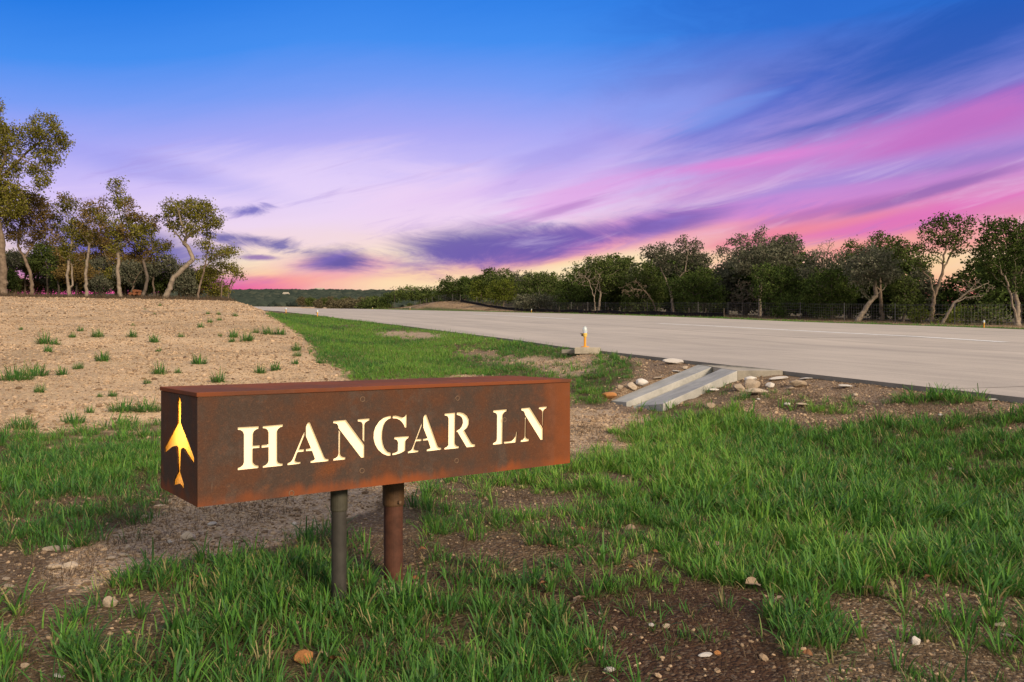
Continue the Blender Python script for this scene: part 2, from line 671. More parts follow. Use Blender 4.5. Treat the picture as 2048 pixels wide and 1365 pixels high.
def mat_corten(name, tone=0.0):
    """weathered rusting steel: brown-grey mill scale, orange bloom near the bottom edge and at the seams"""
    m, b, out = material(name)
    co = objco(b)
    sep = b.n('ShaderNodeSeparateXYZ')
    b.set(sep.inputs[0], co)
    big = b.noise(co, 3.2, 6, .6)
    mid = b.noise(co, 14, 6, .65)
    fine = b.noise(co, 240, 3, .8)
    spk = b.noise(co, 90, 4, .75)
    mpv = b.n('ShaderNodeMapping')
    b.set(mpv.inputs['Vector'], co)
    mpv.inputs['Scale'].default_value = (14, 14, 1.6)
    drip = b.noise(mpv.outputs[0], 1, 5, .6)
    c = b.mix(b.sstep(big, .40, .58), (.128, .056, .031, 1), (.078, .056, .045, 1))
    c = b.mix(b.math('MULTIPLY', b.sstep(b.math('ADD', mid, b.math('MULTIPLY', drip, .6)), .80, 1.0), .55), c, (.105, .088, .076, 1))
    c = b.mix(b.math('MULTIPLY', b.sstep(b.math('ADD', big, b.math('MULTIPLY', mid, .5)), .80, 1.02), .75), c, (.22, .070, .022, 1))
    c = b.mix(b.math('MULTIPLY', b.sstep(spk, .52, .75), .45), c, (.25, .115, .055, 1))
    c = b.mix(b.math('MULTIPLY', b.sstep(fine, .35, .7), .65), b.mix(.55, c, (.03, .018, .013, 1)), c)
    # orange bloom where water hangs on the lower edge
    zz = b.math('ADD', sep.outputs[2], b.math('MULTIPLY', b.math('SUBTRACT', drip, .5), .10))
    patchy = b.sstep(b.noise(co, 2.1, 3, .6), .40, .58)
    low = b.math('MULTIPLY', b.sstep(zz, .050, .004), b.math('ADD', .12, b.math('MULTIPLY', patchy, .6)))
    c = b.mix(low, c, (.25, .066, .019, 1))
    xx = b.math('ADD', sep.outputs[0], b.math('MULTIPLY', b.math('SUBTRACT', mid, .5), .35))
    c = b.mix(b.math('MULTIPLY', b.sstep(xx, 1.45, 1.72), .5), c, (.24, .066, .018, 1))
    # pale green-grey run marks, a few
    sc = b.noise(mpv.outputs[0], 2.3, 3, .8)
    c = b.mix(b.math('MULTIPLY', b.sstep(sc, .70, .80), .35), c, (.24, .23, .19, 1))
    if tone:
        c = b.mix(tone, c, (.17, .052, .024, 1))
    h = b.math('ADD', fine, b.math('MULTIPLY', spk, .6))
    p = principled(b, out, c, b.math('ADD', .66, b.math('MULTIPLY', mid, .3)), normal=bump(b, h, .35, .002), spec=.08)
    return m


def mat_plain(name, c, rough=.6, metal=0., var=.3, scale=30, spec=.4):
    m, b, out = material(name)
    co = objco(b)
    n = b.noise(co, scale, 5, .65)
    cc = b.mix(b.math('MULTIPLY', b.sstep(n, .35, .7), var), c, (c[0] * .45, c[1] * .45, c[2] * .45, 1))
    principled(b, out, cc, rough, metal, normal=bump(b, n, .15, .004), spec=spec)
    return m


def mat_leaf(name, c0, c1, c2, trans=.3):
    """leaf colour by leaf, from dark to pale"""
    m, b, out = material(name)
    v = attr(b, 'tone')
    oi = b.n('ShaderNodeObjectInfo')
    c = b.ramp(v, [(0, c0), (.55, c1), (1, c2)])
    hs = b.n('ShaderNodeHueSaturation')
    b.set(hs.inputs['Color'], c)
    b.set(hs.inputs['Value'], b.math('ADD', .8, b.math('MULTIPLY', oi.outputs['Random'], .4)))
    d = b.n('ShaderNodeBsdfDiffuse')
    b.set(d.inputs[0], hs.outputs[0])
    tr = b.n('ShaderNodeBsdfTranslucent')
    b.set(tr.inputs[0], hs.outputs[0])
    mx = b.n('ShaderNodeMixShader')
    mx.inputs[0].default_value = trans
    b.t.links.new(d.outputs[0], mx.inputs[1])
    b.t.links.new(tr.outputs[0], mx.inputs[2])
    b.t.links.new(mx.outputs[0], out.inputs[0])
    return m


def mat_grass(name, stops, dry):
    m, b, out = material(name)
    blade = attr(b, 'tone')
    hgt = attr(b, 'along')
    tint = attr(b, 'tint', 'INSTANCER')
    v = b.math('ADD', b.math('MULTIPLY', blade, .55), b.math('MULTIPLY', tint, .45))
    c = b.ramp(v, stops)
    c = b.mix(b.math('MULTIPLY', b.sstep(blade, .885, .90), .8), c, (.33, .25, .125, 1))
    c = b.mix(b.math('MULTIPLY', b.sstep(hgt, .35, .0), .55), c, dry)
    c = b.mix(b.math('MULTIPLY', b.sstep(hgt, .75, 1.0), .25), c, (.30, .30, .07, 1))
    d = b.n('ShaderNodeBsdfPrincipled')
    b.set(d.inputs['Base Color'], c)
    d.inputs['Roughness'].default_value = .55
    d.inputs['Specular IOR Level'].default_value = .25
    tr = b.n('ShaderNodeBsdfTranslucent')
    b.set(tr.inputs[0], c)
    mx = b.n('ShaderNodeMixShader')
    mx.inputs[0].default_value = .32
    b.t.links.new(d.outputs[0], mx.inputs[1])
    b.t.links.new(tr.outputs[0], mx.inputs[2])
    b.t.links.new(mx.outputs[0], out.inputs[0])
    return m


def mat_stone(name, ca, cb, inst=False, scale=1.0):
    m, b, out = material(name)
    co = objco(b)
    n = b.noise(co, 9 * scale, 6, .65)
    g = b.noise(co, 70 * scale, 4, .7)
    if inst:
        r = attr(b, 'tint', 'INSTANCER')
    else:
        r = b.n('ShaderNodeObjectInfo').outputs['Random']
    f = b.math('ADD', b.math('MULTIPLY', r, .7), b.math('MULTIPLY', n, .5))
    c = b.mix(b.sstep(f, .2, .95), ca, cb)
    c = b.mix(b.math('MULTIPLY', b.sstep(g, .55, .75), .4), c, (ca[0] * .4, ca[1] * .4, ca[2] * .4, 1))
    principled(b, out, c, .9, normal=bump(b, b.math('ADD', g, n), .5, .01), spec=.15)
    return m


M = {}
M['ground'] = mat_ground()
M['slab'] = mat_concrete('runway_concrete', (.31, .275, .235, 1), (.46, .405, .340, 1), .5, 40, True)
M['joint'] = mat_concrete('joint_sealant', (.10, .09, .08, 1), (.17, .15, .13, 1), 2)
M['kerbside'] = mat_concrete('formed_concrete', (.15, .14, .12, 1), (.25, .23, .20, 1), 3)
M['flume'] = mat_concrete('flume_concrete', (.24, .24, .225, 1), (.42, .41, .38, 1), 4, 60)
M['pad'] = mat_concrete('pad_concrete', (.26, .235, .19, 1), (.44, .39, .31, 1), 6, 60)
M['paint'] = mat_concrete('worn_white_paint', (.50, .50, .48, 1), (.78, .78, .76, 1), 4)
M['corten'] = mat_corten('weathered_steel')
M['corten_lid'] = mat_corten('rust_red_steel', .42)
M['post_rust'] = mat_plain('rusted_pipe', (.088, .034, .020, 1), .75, 0, .75, 18, .3)
M['post_grey'] = mat_plain('dull_grey_pipe', (.044, .040, .034, 1), .6, 0, .6, 14, .35)
M['coupling'] = mat_plain('brown_pipe_fitting', (.095, .050, .022, 1), .65, 0, .8, 16, .3)
M['coupling_grey'] = mat_plain('olive_pipe_fitting', (.060, .056, .040, 1), .6, 0, .5, 20, .3)
M['weld'] = mat_plain('ground_weld', (.16, .10, .06, 1), .6, 0, .6, 90, .3)
M['bark'] = mat_plain('grey_bark', (.20, .15, .11, 1), .95, 0, .75, 6, .1)
M['bark_pale'] = mat_plain('pale_lichen_bark', (.27, .22, .17, 1), .95, 0, .7, 5, .1)
M['bark_dark'] = mat_plain('dark_bark', (.13, .105, .085, 1), .95, 0, .7, 5, .1)
M['leaf_oak'] = mat_leaf('live_oak_leaf', (.060, .062, .012, 1), (.165, .158, .030, 1), (.30, .275, .065, 1), .3)
M['leaf_brown'] = mat_leaf('browning_leaf', (.085, .062, .022, 1), (.19, .132, .044, 1), (.30, .215, .08, 1), .35)
M['leaf_drab'] = mat_leaf('drab_leaf', (.05, .045, .025, 1), (.12, .105, .06, 1), (.20, .175, .10, 1), .2)
M['leaf_dark'] = mat_leaf('dark_evergreen_leaf', (.028, .042, .014, 1), (.080, .110, .030, 1), (.17, .20, .060, 1), .25)
M['leaf_cedar'] = mat_leaf('cedar_needle', (.026, .044, .014, 1), (.072, .108, .028, 1), (.15, .185, .05, 1), .25)
M['leaf_yellow'] = mat_leaf('fresh_yellow_leaf', (.05, .07, .012, 1), (.13, .16, .025, 1), (.22, .25, .05, 1), .35)
M['leaf_grey'] = mat_leaf('lichened_grey_leaf', (.045, .052, .032, 1), (.125, .13, .085, 1), (.24, .235, .165, 1), .3)
M['twig'] = mat_leaf('bare_twig', (.07, .055, .045, 1), (.15, .12, .10, 1), (.26, .22, .19, 1), .1)
G_STOPS = [(0, (.034, .105, .028, 1)), (.35, (.066, .190, .030, 1)), (.62, (.125, .290, .036, 1)), (1, (.26, .38, .06, 1))]
M['grass'] = mat_grass('green_grass', G_STOPS, (.10, .085, .035, 1))
M['dry'] = mat_grass('dry_grass', [(0, (.055, .036, .020, 1)), (.5, (.13, .088, .050, 1)), (1, (.26, .19, .11, 1))], (.08, .05, .03, 1))
M['gravel'] = mat_stone('tan_gravel', (.13, .085, .052, 1), (.52, .38, .25, 1), True, 3)
M['stone'] = mat_stone('limestone', (.30, .235, .17, 1), (.52, .43, .33, 1))
M['stone_white'] = mat_stone('white_limestone', (.42, .39, .36, 1), (.62, .58, .53, 1))
M['stone_orange'] = mat_stone('orange_sandstone', (.36, .15, .05, 1), (.46, .22, .085, 1))
M['litter'] = mat_plain('dead_leaf', (.21, .10, .045, 1), .7, 0, .5, 40, .2)
M['litter_pale'] = mat_plain('bleached_leaf', (.27, .20, .14, 1), .75, 0, .5, 40, .2)
M['fabric'] = mat_plain('black_silt_fabric', (.012, .011, .012, 1), .9, 0, .3, 2, .1)
M['wire'] = mat_plain('grey_wire', (.13, .125, .12, 1), .6, .3, .3, 5)
M['wood'] = mat_plain('cut_wood', (.23, .09, .042, 1), .85, 0, .5, 12, .1)
M['yellow'] = mat_plain('yellow_enamel', (.72, .30, .012, 1), .4, 0, .15, 40, .5)
M['yellow_pale'] = mat_plain('pale_yellow_enamel', (.70, .47, .10, 1), .45, 0, .15, 40, .5)
M['dark_metal'] = mat_plain('dark_clamp_metal', (.07, .045, .03, 1), .5, .6, .3, 40)


def mat_glass():
    m, b, out = material('frosted_glass')
    p = principled(b, out, (.80, .90, .92, 1), .22, spec=.6)
    p.inputs['Transmission Weight'].default_value = .55
    return m


def mat_diffuser():
    m, b, out = material('glowing_acrylic')
    p = principled(b, out, (.80, .66, .45, 1), .5, spec=.2)
    p.inputs['Emission Color'].default_value = (1.0, .70, .34, 1)
    p.inputs['Emission Strength'].default_value = .74
    return m


def mat_translucent():
    m, b, out = material('translucent_acrylic')
    d = b.n('ShaderNodeBsdfDiffuse')
    d.inputs[0].default_value = (.82, .55, .33, 1)
    tr = b.n('ShaderNodeBsdfTranslucent')
    tr.inputs[0].default_value = (.97, .72, .30, 1)
    mx = b.n('ShaderNodeMixShader')
    mx.inputs[0].default_value = .6
    b.t.links.new(d.outputs[0], mx.inputs[1])
    b.t.links.new(tr.outputs[0], mx.inputs[2])
    b.t.links.new(mx.outputs[0], out.inputs[0])
    return m


M['glass'] = mat_glass()
M['diffuser'] = mat_diffuser()
M['translucent'] = mat_translucent()

# ------------------------------------------------------------------ where grass grows and what the soil is
P_SWALE = [(530, 628), (625, 631), (800, 652), (1000, 677), (1190, 707), (1240, 724), (1285, 737), (1225, 770), (1195, 815), (1142, 805),
           (1142, 750), (700, 760), (690, 745), (640, 718), (622, 690), (600, 668), (560, 645)]
P_RIGHT = [(1140, 930), (1210, 895), (1290, 850), (1400, 832), (1500, 838), (1640, 855), (1800, 838), (2048, 828), (2300, 815), (2300, 1250),
           (1990, 1200), (1800, 1185), (1600, 1195), (1400, 1170), (1280, 1110), (1180, 1050), (1090, 980)]
P_UNDER = [(830, 960), (1140, 925), (1280, 1110), (1400, 1180), (1200, 1200), (1000, 1190), (830, 1170), (820, 1080)]
P_FORE = [(150, 1400), (110, 1300), (140, 1240), (300, 1150), (480, 1120), (600, 1090), (660, 1050), (700, 1180), (830, 1190), (1000, 1200), (1150, 1230),
          (1180, 1300), (1160, 1600), (100, 1600)]
P_LEFT = [(-200, 880), (0, 872), (120, 862), (325, 850), (325, 960), (300, 1010), (240, 1060), (150, 1095), (60, 1090), (-200, 1110)]
P_LOWL = [(-200, 1180), (80, 1200), (150, 1600), (-200, 1600)]
P_FLUME = [(1280, 815), (1330, 800), (1380, 812), (1500, 812), (1500, 832), (1290, 840)]
P_DARK = [(1000, 1160), (1150, 1150), (1280, 1130), (1460, 1180), (1700, 1195), (1640, 1260), (1560, 1420), (1530, 1700), (1120, 1700), (1190, 1300), (1150, 1220)]
P_LOWR = [(1560, 1420), (1640, 1260), (1760, 1190), (2300, 1210), (2300, 1700), (1540, 1700)]
P_CLUMP = [(1500, 1240), (1680, 1200), (1720, 1330), (1560, 1330)]


def grass_density(x, y):
    z = ground_smooth(x, y)
    yy = np.maximum(y, .3)
    px = CX + FPX * x / yy
    py = CY - FPX * (z - EYE) / yy
    w = 40 * np.clip((py - 600) / 400, .12, 1.2)
    jx = px + w * 2 * (fbm(x * 1.6, y * 1.6, 3, 61) - .45)
    jy = py + w * 1.0 * (fbm(x * 1.6 + 9, y * 1.6, 3, 71) - .45)
    u, s = us_of(x, y)
    d = np.zeros_like(px)

    offs = [(0, 0), (w * .55, w * .2), (-w * .55, w * .15), (w * .2, -w * .3), (-w * .25, w * .45), (w * 1.1, 0), (-w * 1.1, 0)]

    def add(poly, v):
        nonlocal d
        m = sum(inpoly(jx + a, jy + c, poly).astype(float) for a, c in offs) / len(offs)
        d = np.maximum(d, v * m ** 1.3)
    add(P_SWALE, 1.0)
    add(P_RIGHT, .95)
    add(P_UNDER, .38)
    add(P_FORE, .85)
    add(P_LEFT, .95)
    add(P_LOWL, .35)
    add(P_FLUME, .7)
    add(P_CLUMP, .6)
    add(P_LOWR, .17)
    add(P_DARK, .05)
    for e in [(790, 668, 55, 8), (850, 672, 60, 8), (965, 706, 62, 12), (1090, 722, 125, 12), (1140, 738, 80, 10), (700, 652, 30, 3)]:
        d = d * (1 - .97 * ell(jx, jy, *e))
    d = d * (1 - .98 * ell(px, py, 1165, 716, 45, 13))
    for e in [(1420, 780, 45, 12), (1500, 795, 60, 7), (1880, 800, 90, 9), (1690, 800, 30, 8), (1960, 790, 60, 8), (1240, 705, 30, 6), (1650, 812, 60, 8)]:
        d = np.maximum(d, .55 * ell(jx, jy, *e))
    bare = fbm(x * 2.2 + 40, y * 2.2, 3, 83)
    patch = np.where((px > 800) & (py > 780), np.where(px > 1300, ss(.17, .31, bare), ss(.24, .38, bare)), np.where(py > 860, .3 + .7 * ss(.26, .40, bare), 1.0))
    d = d * patch
    # strip beyond the runway, and the rough grass under the oaks
    d = np.maximum(d, .75 * ss(33.1, 33.3, u) * (1 - ss(34.4, 35.6, u + .6 * (fbm(s * .4, u, 2, 5) - .5))))
    d = np.where((u > 6.93) & (u < 33.1), 0, d)
    # ground outside the picture goes on as grass with bare places
    out = (px < -150) | (px > 2200) | (py > 1450) | (y < 1.0)
    d = np.where(out & (u < 6.8) & (s < 30), .45 * ss(.36, .5, bare), d)
    return d


SOIL = dict(field=(.50, .355, .215), band=(.37, .275, .19), emb=(.19, .13, .085), dark=(.060, .033, .021), turf=(.075, .060, .030), mound=(.30, .205, .118),
            forest=(.10, .085, .05), strip=(.085, .09, .035), litter=(.125, .084, .052))
P_BAND = [(100, 1150), (200, 1080), (280, 1030), (330, 1000), (400, 985), (860, 940), (830, 985), (640, 1060), (480, 1110), (300, 1150), (160, 1200)]
P_BAND2 = [(1142, 815), (1215, 812), (1290, 835), (1330, 850), (1210, 900), (1142, 930)]
P_LOWR = [(1560, 1420), (1640, 1260), (1760, 1190), (2300, 1210), (2300, 1700), (1540, 1700)]


def soil_at(x, y):
    z = ground_smooth(x, y)
    yy = np.maximum(y, .3)
    px = CX + FPX * x / yy
    py = CY - FPX * (z - EYE) / yy
    u, s = us_of(x, y)
    j = fbm(x * 1.3 + 5, y * 1.3, 3, 91) - .45
    jx = px + 90 * j * np.clip((py - 600) / 400, .1, 1)
    jy = py + 50 * (fbm(x * 1.3, y * 1.3 + 7, 3, 97) - .45) * np.clip((py - 600) / 400, .1, 1)
    c = np.zeros((len(x), 3))
    peb = np.zeros(len(x))

    def lay(mask, name, p):
        nonlocal c, peb
        mask = np.asarray(mask, float)
        c = c * (1 - mask[:, None]) + np.array(SOIL[name]) * mask[:, None]
        peb = peb * (1 - mask) + p * mask
    lay(np.ones(len(x)), 'litter', .5)
    lay((u < 4.5) * ss(6.2, 7.6, y + 1.4 * j), 'field', 1.0)
    lay(ss(4.0, 4.8, u + j) * ss(2.0, 3.4, s) * (s < 22), 'emb', .8)
    for P, nm, p in ((P_BAND, 'band', 1.), (P_BAND2, 'band', 1.), (P_LOWR, 'litter', .8), (P_DARK, 'dark', .25)):
        lay(inpoly(jx, jy, P), nm, p)
    for e in [(790, 668, 70, 10), (850, 672, 75, 10), (1090, 722, 140, 14), (1140, 738, 100, 12)]:
        lay(np.clip(1.3 * ell(jx, jy, *e), 0, 1), 'band', 1.0)
    fv = (.72 + .62 * fbm(x * .45, y * .45, 4, 171)) * np.where(fbm(x * .9 + 7, y * .9, 3, 181) > .53, .82, 1.0)
    c = c * np.where((u < 4.5) & (y > 6), fv, 1.0)[:, None]
    rut = np.exp(-((s - RUT_S(u) + .25 * j) / .45) ** 2) * (u < 2.2) * (u > -9) * .55
    c = c * (1 - rut[:, None] * .6)
    g = np.clip(grass_density(x, y) * 1.2, 0, .9)
    lay(g, 'turf', .15)
    lay((s > 44.5 + 2 * j) * (u < 2.4) * (s < 150), 'litter', .2)
    lay((u > 33.0) * (u <= 40), 'mound', .25)
    lay((u > 33.0) * (u <= 35.2 + j), 'strip', .1)
    lay(ss(39, 41, u), 'forest', .1)
    lay(((s > 200) & (u < 46)) * 1.0, 'field', .6)
    lay(ss(330, 420, y), 'forest', .0)
    return c, peb


def axis(lo_fine, hi_fine, step, lo, hi, ratio):
    a = list(np.arange(lo_fine, hi_fine + 1e-6, step))
    d = step
    v = a[-1]
    while v < hi:
        d *= ratio
        v += d
        a.append(v)
    d = step
    v = a[0]
    low = []
    while v > lo:
        d *= ratio
        v -= d
        low.append(v)
    return np.array(low[::-1] + a)


def build_ground():
    us = axis(-3.6, 6.4, .07, -900, 1500, 1.13)
    us = us[(np.abs(us - 7.0) > .25) & (np.abs(us - 33.0) > .9)]
    us = np.sort(np.concatenate([us, [6.9, 6.99, 7.02, 7.4, 32.9, 33.02, 33.4, 34.2, 35, 36, 37, 38.2, 39.5, 41, 43, 45.5]]))
    s_ = axis(.4, 14.0, .07, -220, 1500, 1.045)
    Ug, Sg = np.meshgrid(us, s_)
    x, y = xy_of(Ug.ravel(), Sg.ravel())
    z = ground_z(x, y)
    c, peb = soil_at(x, y)
    nu, ns = len(us), len(s_)
    i = (np.arange(ns - 1)[:, None] * nu + np.arange(nu - 1)[None, :]).ravel()
    F = np.stack([i, i + 1, i + nu + 1, i + nu], 1)
    me = mesh_np('ground', np.stack([x, y, z], 1), F, True, {'pebble': peb}, {'soil': c})
    o = link('ground', me, M['ground'])
    tag(o, kind='structure')
    print('ground verts', len(x))


build_ground()


# ------------------------------------------------------------------ runway
def build_runway():
    S_END = 392.0
    seg = np.concatenate([np.arange(-30, 120, 3.0), np.arange(120, S_END, 4.0)])
    V = []
    F = []
    for k, s in enumerate(seg):
        for u in (7.06, 15.0, UC, 26.0, 32.94):
            xx, yy = xy_of(u, s)
            V.append((xx, yy, float(runway_z(u, s)) - .09))
    n = len(seg)
    for k in range(n - 1):
        for q in range(4):
            a = k * 5 + q
            F.append((a, a + 1, a + 6, a + 5))
    rw = link('runway', mesh_np('runway_bed', V, np.array(F)), M['joint'])
    tag(rw, kind='structure')
    lanes = np.linspace(U0, U1, 7)
    lengths = [(-30, -18), (-18, -6)] + [(a, a + 12) for a in range(-6, 102, 12)] + [(102, 158), (158, 392)]
    r = random.Random(5)
    for li in range(6):
        for (a, c) in lengths:
            g = .010
            u0 = lanes[li] + (g if li else 0)
            u1 = lanes[li + 1] - (g if li < 5 else 0)
            ss_ = np.linspace(a + g, c - g, max(4, int((c - a) / 3) + 1))
            dz = r.uniform(-.0015, .0015)
            V = []
            for s in ss_:
                for u in (u0, (u0 + u1) / 2, u1):
                    xx, yy = xy_of(u, s)
                    V.append((xx, yy, float(runway_z(u, s)) + dz))
            n = len(ss_)
            F = []
            for k in range(n - 1):
                for q in range(2):
                    i = k * 3 + q
                    F.append((i, i + 1, i + 4, i + 3))
            # edges that show their depth
            base = len(V)
            for k in range(n):
                for q in (0, 2):
                    p = V[k * 3 + q]
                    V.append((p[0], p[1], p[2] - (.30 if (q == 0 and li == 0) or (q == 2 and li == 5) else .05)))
            for k in range(n - 1):
                F.append((k * 3, (k + 1) * 3, base + (k + 1) * 2, base + k * 2))
                F.append(((k + 1) * 3 + 2, k * 3 + 2, base + k * 2 + 1, base + (k + 1) * 2 + 1))
            me = mesh_np('slab', V, np.array(F))
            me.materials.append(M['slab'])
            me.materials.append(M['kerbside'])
            mi = np.zeros(len(F), np.int32)
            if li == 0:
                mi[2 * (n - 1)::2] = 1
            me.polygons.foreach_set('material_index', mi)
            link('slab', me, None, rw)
    # worn white centre line: dashes 36 m apart as on a small airfield
    for a in np.arange(-36.7, 300, 26.0):
        ss_ = np.linspace(a, a + 17.0, 7)
        V = []
        for s in ss_:
            for u in (UC - .2, UC + .2):
                xx, yy = xy_of(u, s)
                V.append((xx, yy, float(runway_z(u, s)) + .006))
        F = [(2 * k, 2 * k + 1, 2 * k + 3, 2 * k + 2) for k in range(6)]
        link('painted_dash', mesh_np('painted_dash', V, np.array(F)), M['paint'], rw)
    return rw


build_runway()


# ------------------------------------------------------------------ drainage chute at the runway edge
def build_flume():
    def P(u, px, py, dz=0.0):
        x, y, s = at_u(u, px)
        return Vector((x, y, EYE + (CY - py) / FPX * y + dz))
    ut, ub = 6.97, 5.35
    ol = (P(ut, 1396, 729.5), P(ub, 1222, 802))
    il = (P(ut - .05, 1424.6, 734.2), P(ub, 1252.8, 804.5))
    ir = (P(ut - .18, 1444, 737), P(ub - .08, 1273, 812))
    orr = (P(ut - .38, 1475, 741.8), P(ub - .12, 1326, 808))
    root = thing('drain_chute', 'grey concrete drainage chute running down the bank from the runway edge', 'drain chute', (ol[1].x, ol[1].y, ol[1].z))
    inv = Vector(root.location)

    def slab(pts, th, name, mat):
        mb = MB()
        top = [p - inv for p in pts]
        bot = [p - inv - Vector((0, 0, th)) for p in pts]
        mb.hull(top, bot)
        return link(name, mb.mesh(name, .008), mat, root)
    slab([ol[1], il[1], il[0], ol[0]], .26, 'side_wall', M['flume'])
    slab([ir[1], orr[1], orr[0], ir[0]], .26, 'side_wall', M['flume'])
    dn = Vector((0, 0, -.085))
    e = Vector((.004, -.004, 0))
    slab([il[1] + dn + e, ir[1] + dn - e, ir[0] + dn - e, il[0] + dn + e], .12, 'channel_floor', M['flume'])
    # flared apron against the slab edge
    pr = P(6.975, 1566, 741)
    pm = P(6.975, 1474, 731.5)
    a = [il[0] + Vector((.003, .002, .001)), ir[0] + Vector((0, .004, .001)), orr[0] + Vector((0, .004, .001)), pr, pm, P(6.975, 1400, 729.2)]
    slab(a, .2, 'apron', M['pad'])
    return root


build_flume()


# ------------------------------------------------------------------ the sign
def panel_mesh(name, outer, holes, thick):
    cu = bpy.data.curves.new(name, 'CURVE')
    cu.dimensions = '2D'
    cu.fill_mode = 'BOTH'
    cu.extrude = thick / 2
    for loop in [outer] + holes:
        sp = cu.splines.new('POLY')
        sp.points.add(len(loop) - 1)
        for p, q in zip(sp.points, loop):
            p.co = (q[0], q[1], 0, 1)
        sp.use_cyclic_u = True
    ob = bpy.data.objects.new(name, cu)
    col.objects.link(ob)
    dg = bpy.context.evaluated_depsgraph_get()
    me = bpy.data.meshes.new_from_object(ob.evaluated_get(dg))
    me.name = name
    bpy.data.objects.remove(ob)
    return me


def sub(o, pts, k=10.24):
    return [(o[0] + x / k, o[1] + y / k) for x, y in pts]


H1 = sub((465, 830), [(110, 258), (548, 236), (548, 288), (500, 300), (455, 335), (432, 390), (428, 635), (568, 625), (568, 680), (425, 690), (425, 960), (440, 1000),
                      (480, 1035), (545, 1048), (545, 1092), (110, 1138), (110, 1088), (170, 1068), (215, 1030), (235, 975), (235, 400), (215, 345), (170, 315), (110, 308)])
H2 = sub((465, 830), [(622, 235), (1045, 197), (1045, 243), (990, 258), (945, 295), (925, 345), (925, 945), (945, 985), (985, 1000), (1040, 1003), (1040, 1045), (622, 1088),
                      (622, 1050), (680, 1030), (720, 995), (740, 940), (740, 665), (598, 680), (598, 620), (740, 608), (740, 360), (720, 310), (680, 282), (622, 275)])
A1 = sub((465, 830), [(1480, 350), (1487, 365), (1487, 420), (1375, 712), (1478, 705), (1478, 755), (1345, 768), (1290, 930), (1300, 960), (1330, 970), (1405, 965), (1405, 1003),
                      (1130, 1036), (1130, 990), (1180, 975), (1215, 940), (1240, 895), (1465, 365)])
A2 = sub((465, 830), [(1545, 160), (1597, 160), (1890, 870), (1920, 905), (1980, 910), (1980, 952), (1600, 990), (1600, 945), (1660, 935), (1690, 905), (1632, 740), (1505, 748),
                      (1505, 700), (1610, 690), (1505, 440), (1505, 250)])
N1 = sub((655, 815), [(120, 282), (388, 258), (765, 775), (765, 1033), (690, 1033), (225, 425), (222, 385), (200, 345), (165, 330), (120, 328)])
N2 = sub((655, 815), [(230, 455), (272, 520), (270, 960), (290, 1000), (325, 1022), (378, 1025), (378, 1070), (120, 1097), (120, 1052), (170, 1040), (210, 1005), (228, 955)])
N3 = sub((655, 815), [(622, 248), (872, 228), (872, 272), (830, 285), (790, 315), (772, 360), (768, 728), (722, 668), (722, 350), (705, 310), (675, 294), (622, 292)])
G1 = sub((655, 815), [(1316, 178), (1316, 228), (1260, 245), (1205, 290), (1160, 380), (1135, 500), (1130, 640), (1145, 740), (1180, 840), (1240, 915), (1308, 938), (1308, 995),
                      (1230, 992), (1130, 950), (1040, 870), (975, 760), (945, 640), (950, 510), (985, 400), (1060, 290), (1160, 210), (1260, 180)])
G2 = sub((655, 815), [(1337, 178), (1400, 172), (1460, 185), (1530, 210), (1570, 205), (1590, 185), (1602, 155), (1637, 155), (1632, 418), (1588, 418), (1570, 370), (1530, 305),
                      (1480, 260), (1420, 232), (1337, 228)])
G3 = sub((655, 815), [(1372, 612), (1680, 592), (1680, 630), (1640, 650), (1610, 700), (1605, 890), (1500, 945), (1420, 970), (1330, 988), (1330, 938), (1385, 930), (1440, 905),
                      (1447, 720), (1430, 680), (1405, 660), (1372, 658)])
B1 = sub((805, 805), [(400, 430), (408, 440), (408, 490), (310, 755), (400, 750), (400, 795), (290, 800), (245, 950), (255, 975), (290, 988), (340, 985), (340, 1020), (112, 1047),
                      (112, 1010), (165, 995), (200, 950), (385, 450)])
B2 = sub((805, 805), [(455, 258), (503, 255), (735, 905), (760, 930), (808, 938), (808, 972), (500, 1007), (500, 965), (560, 952), (575, 930), (525, 778), (422, 790), (422, 750),
                      (515, 740), (428, 520), (428, 330)])
R1 = sub((805, 805), [(865, 232), (1093, 213), (1085, 840), (1100, 875), (1130, 900), (1170, 905), (1170, 940), (860, 972), (860, 935), (905, 920), (940, 880), (945, 330), (930, 295),
                      (905, 275), (865, 272)])
R2 = sub((805, 805), [(1115, 210), (1170, 205), (1260, 225), (1335, 280), (1375, 360), (1372, 450), (1340, 520), (1275, 575), (1415, 825), (1440, 855), (1502, 870), (1502, 908),
                      (1318, 927), (1130, 608), (1108, 605), (1115, 578), (1170, 552), (1215, 500), (1240, 420), (1235, 350), (1210, 300), (1165, 270), (1115, 258)])
L1 = sub((935, 790), [(530, 320), (820, 297), (815, 340), (775, 355), (745, 395), (735, 430), (727, 1007), (525, 1028), (525, 990), (565, 975), (595, 945), (603, 900), (608, 420),
                      (595, 385), (570, 368), (530, 360)])
L2 = sub((935, 790), [(750, 962), (900, 950), (950, 905), (985, 850), (1003, 758), (1027, 758), (1005, 978), (750, 1003)])
K1 = sub((935, 790), [(1103, 280), (1290, 262), (1557, 690), (1557, 925), (1500, 925), (1178, 405), (1172, 370), (1150, 335), (1103, 318)])
K2 = sub((935, 790), [(1180, 440), (1206, 476), (1200, 850), (1215, 885), (1240, 905), (1273, 910), (1273, 950), (1093, 970), (1093, 935), (1140, 920), (1165, 880), (1172, 835)])
K3 = sub((935, 790), [(1465, 255), (1640, 240), (1640, 272), (1600, 290), (1570, 330), (1562, 370), (1555, 660), (1533, 622), (1533, 345), (1515, 310), (1495, 295), (1465, 292)])
LETTERS = [H1, H2, A1, A2, N1, N2, N3, G1, G2, G3, B1, B2, R1, R2, L1, L2, K1, K2, K3]
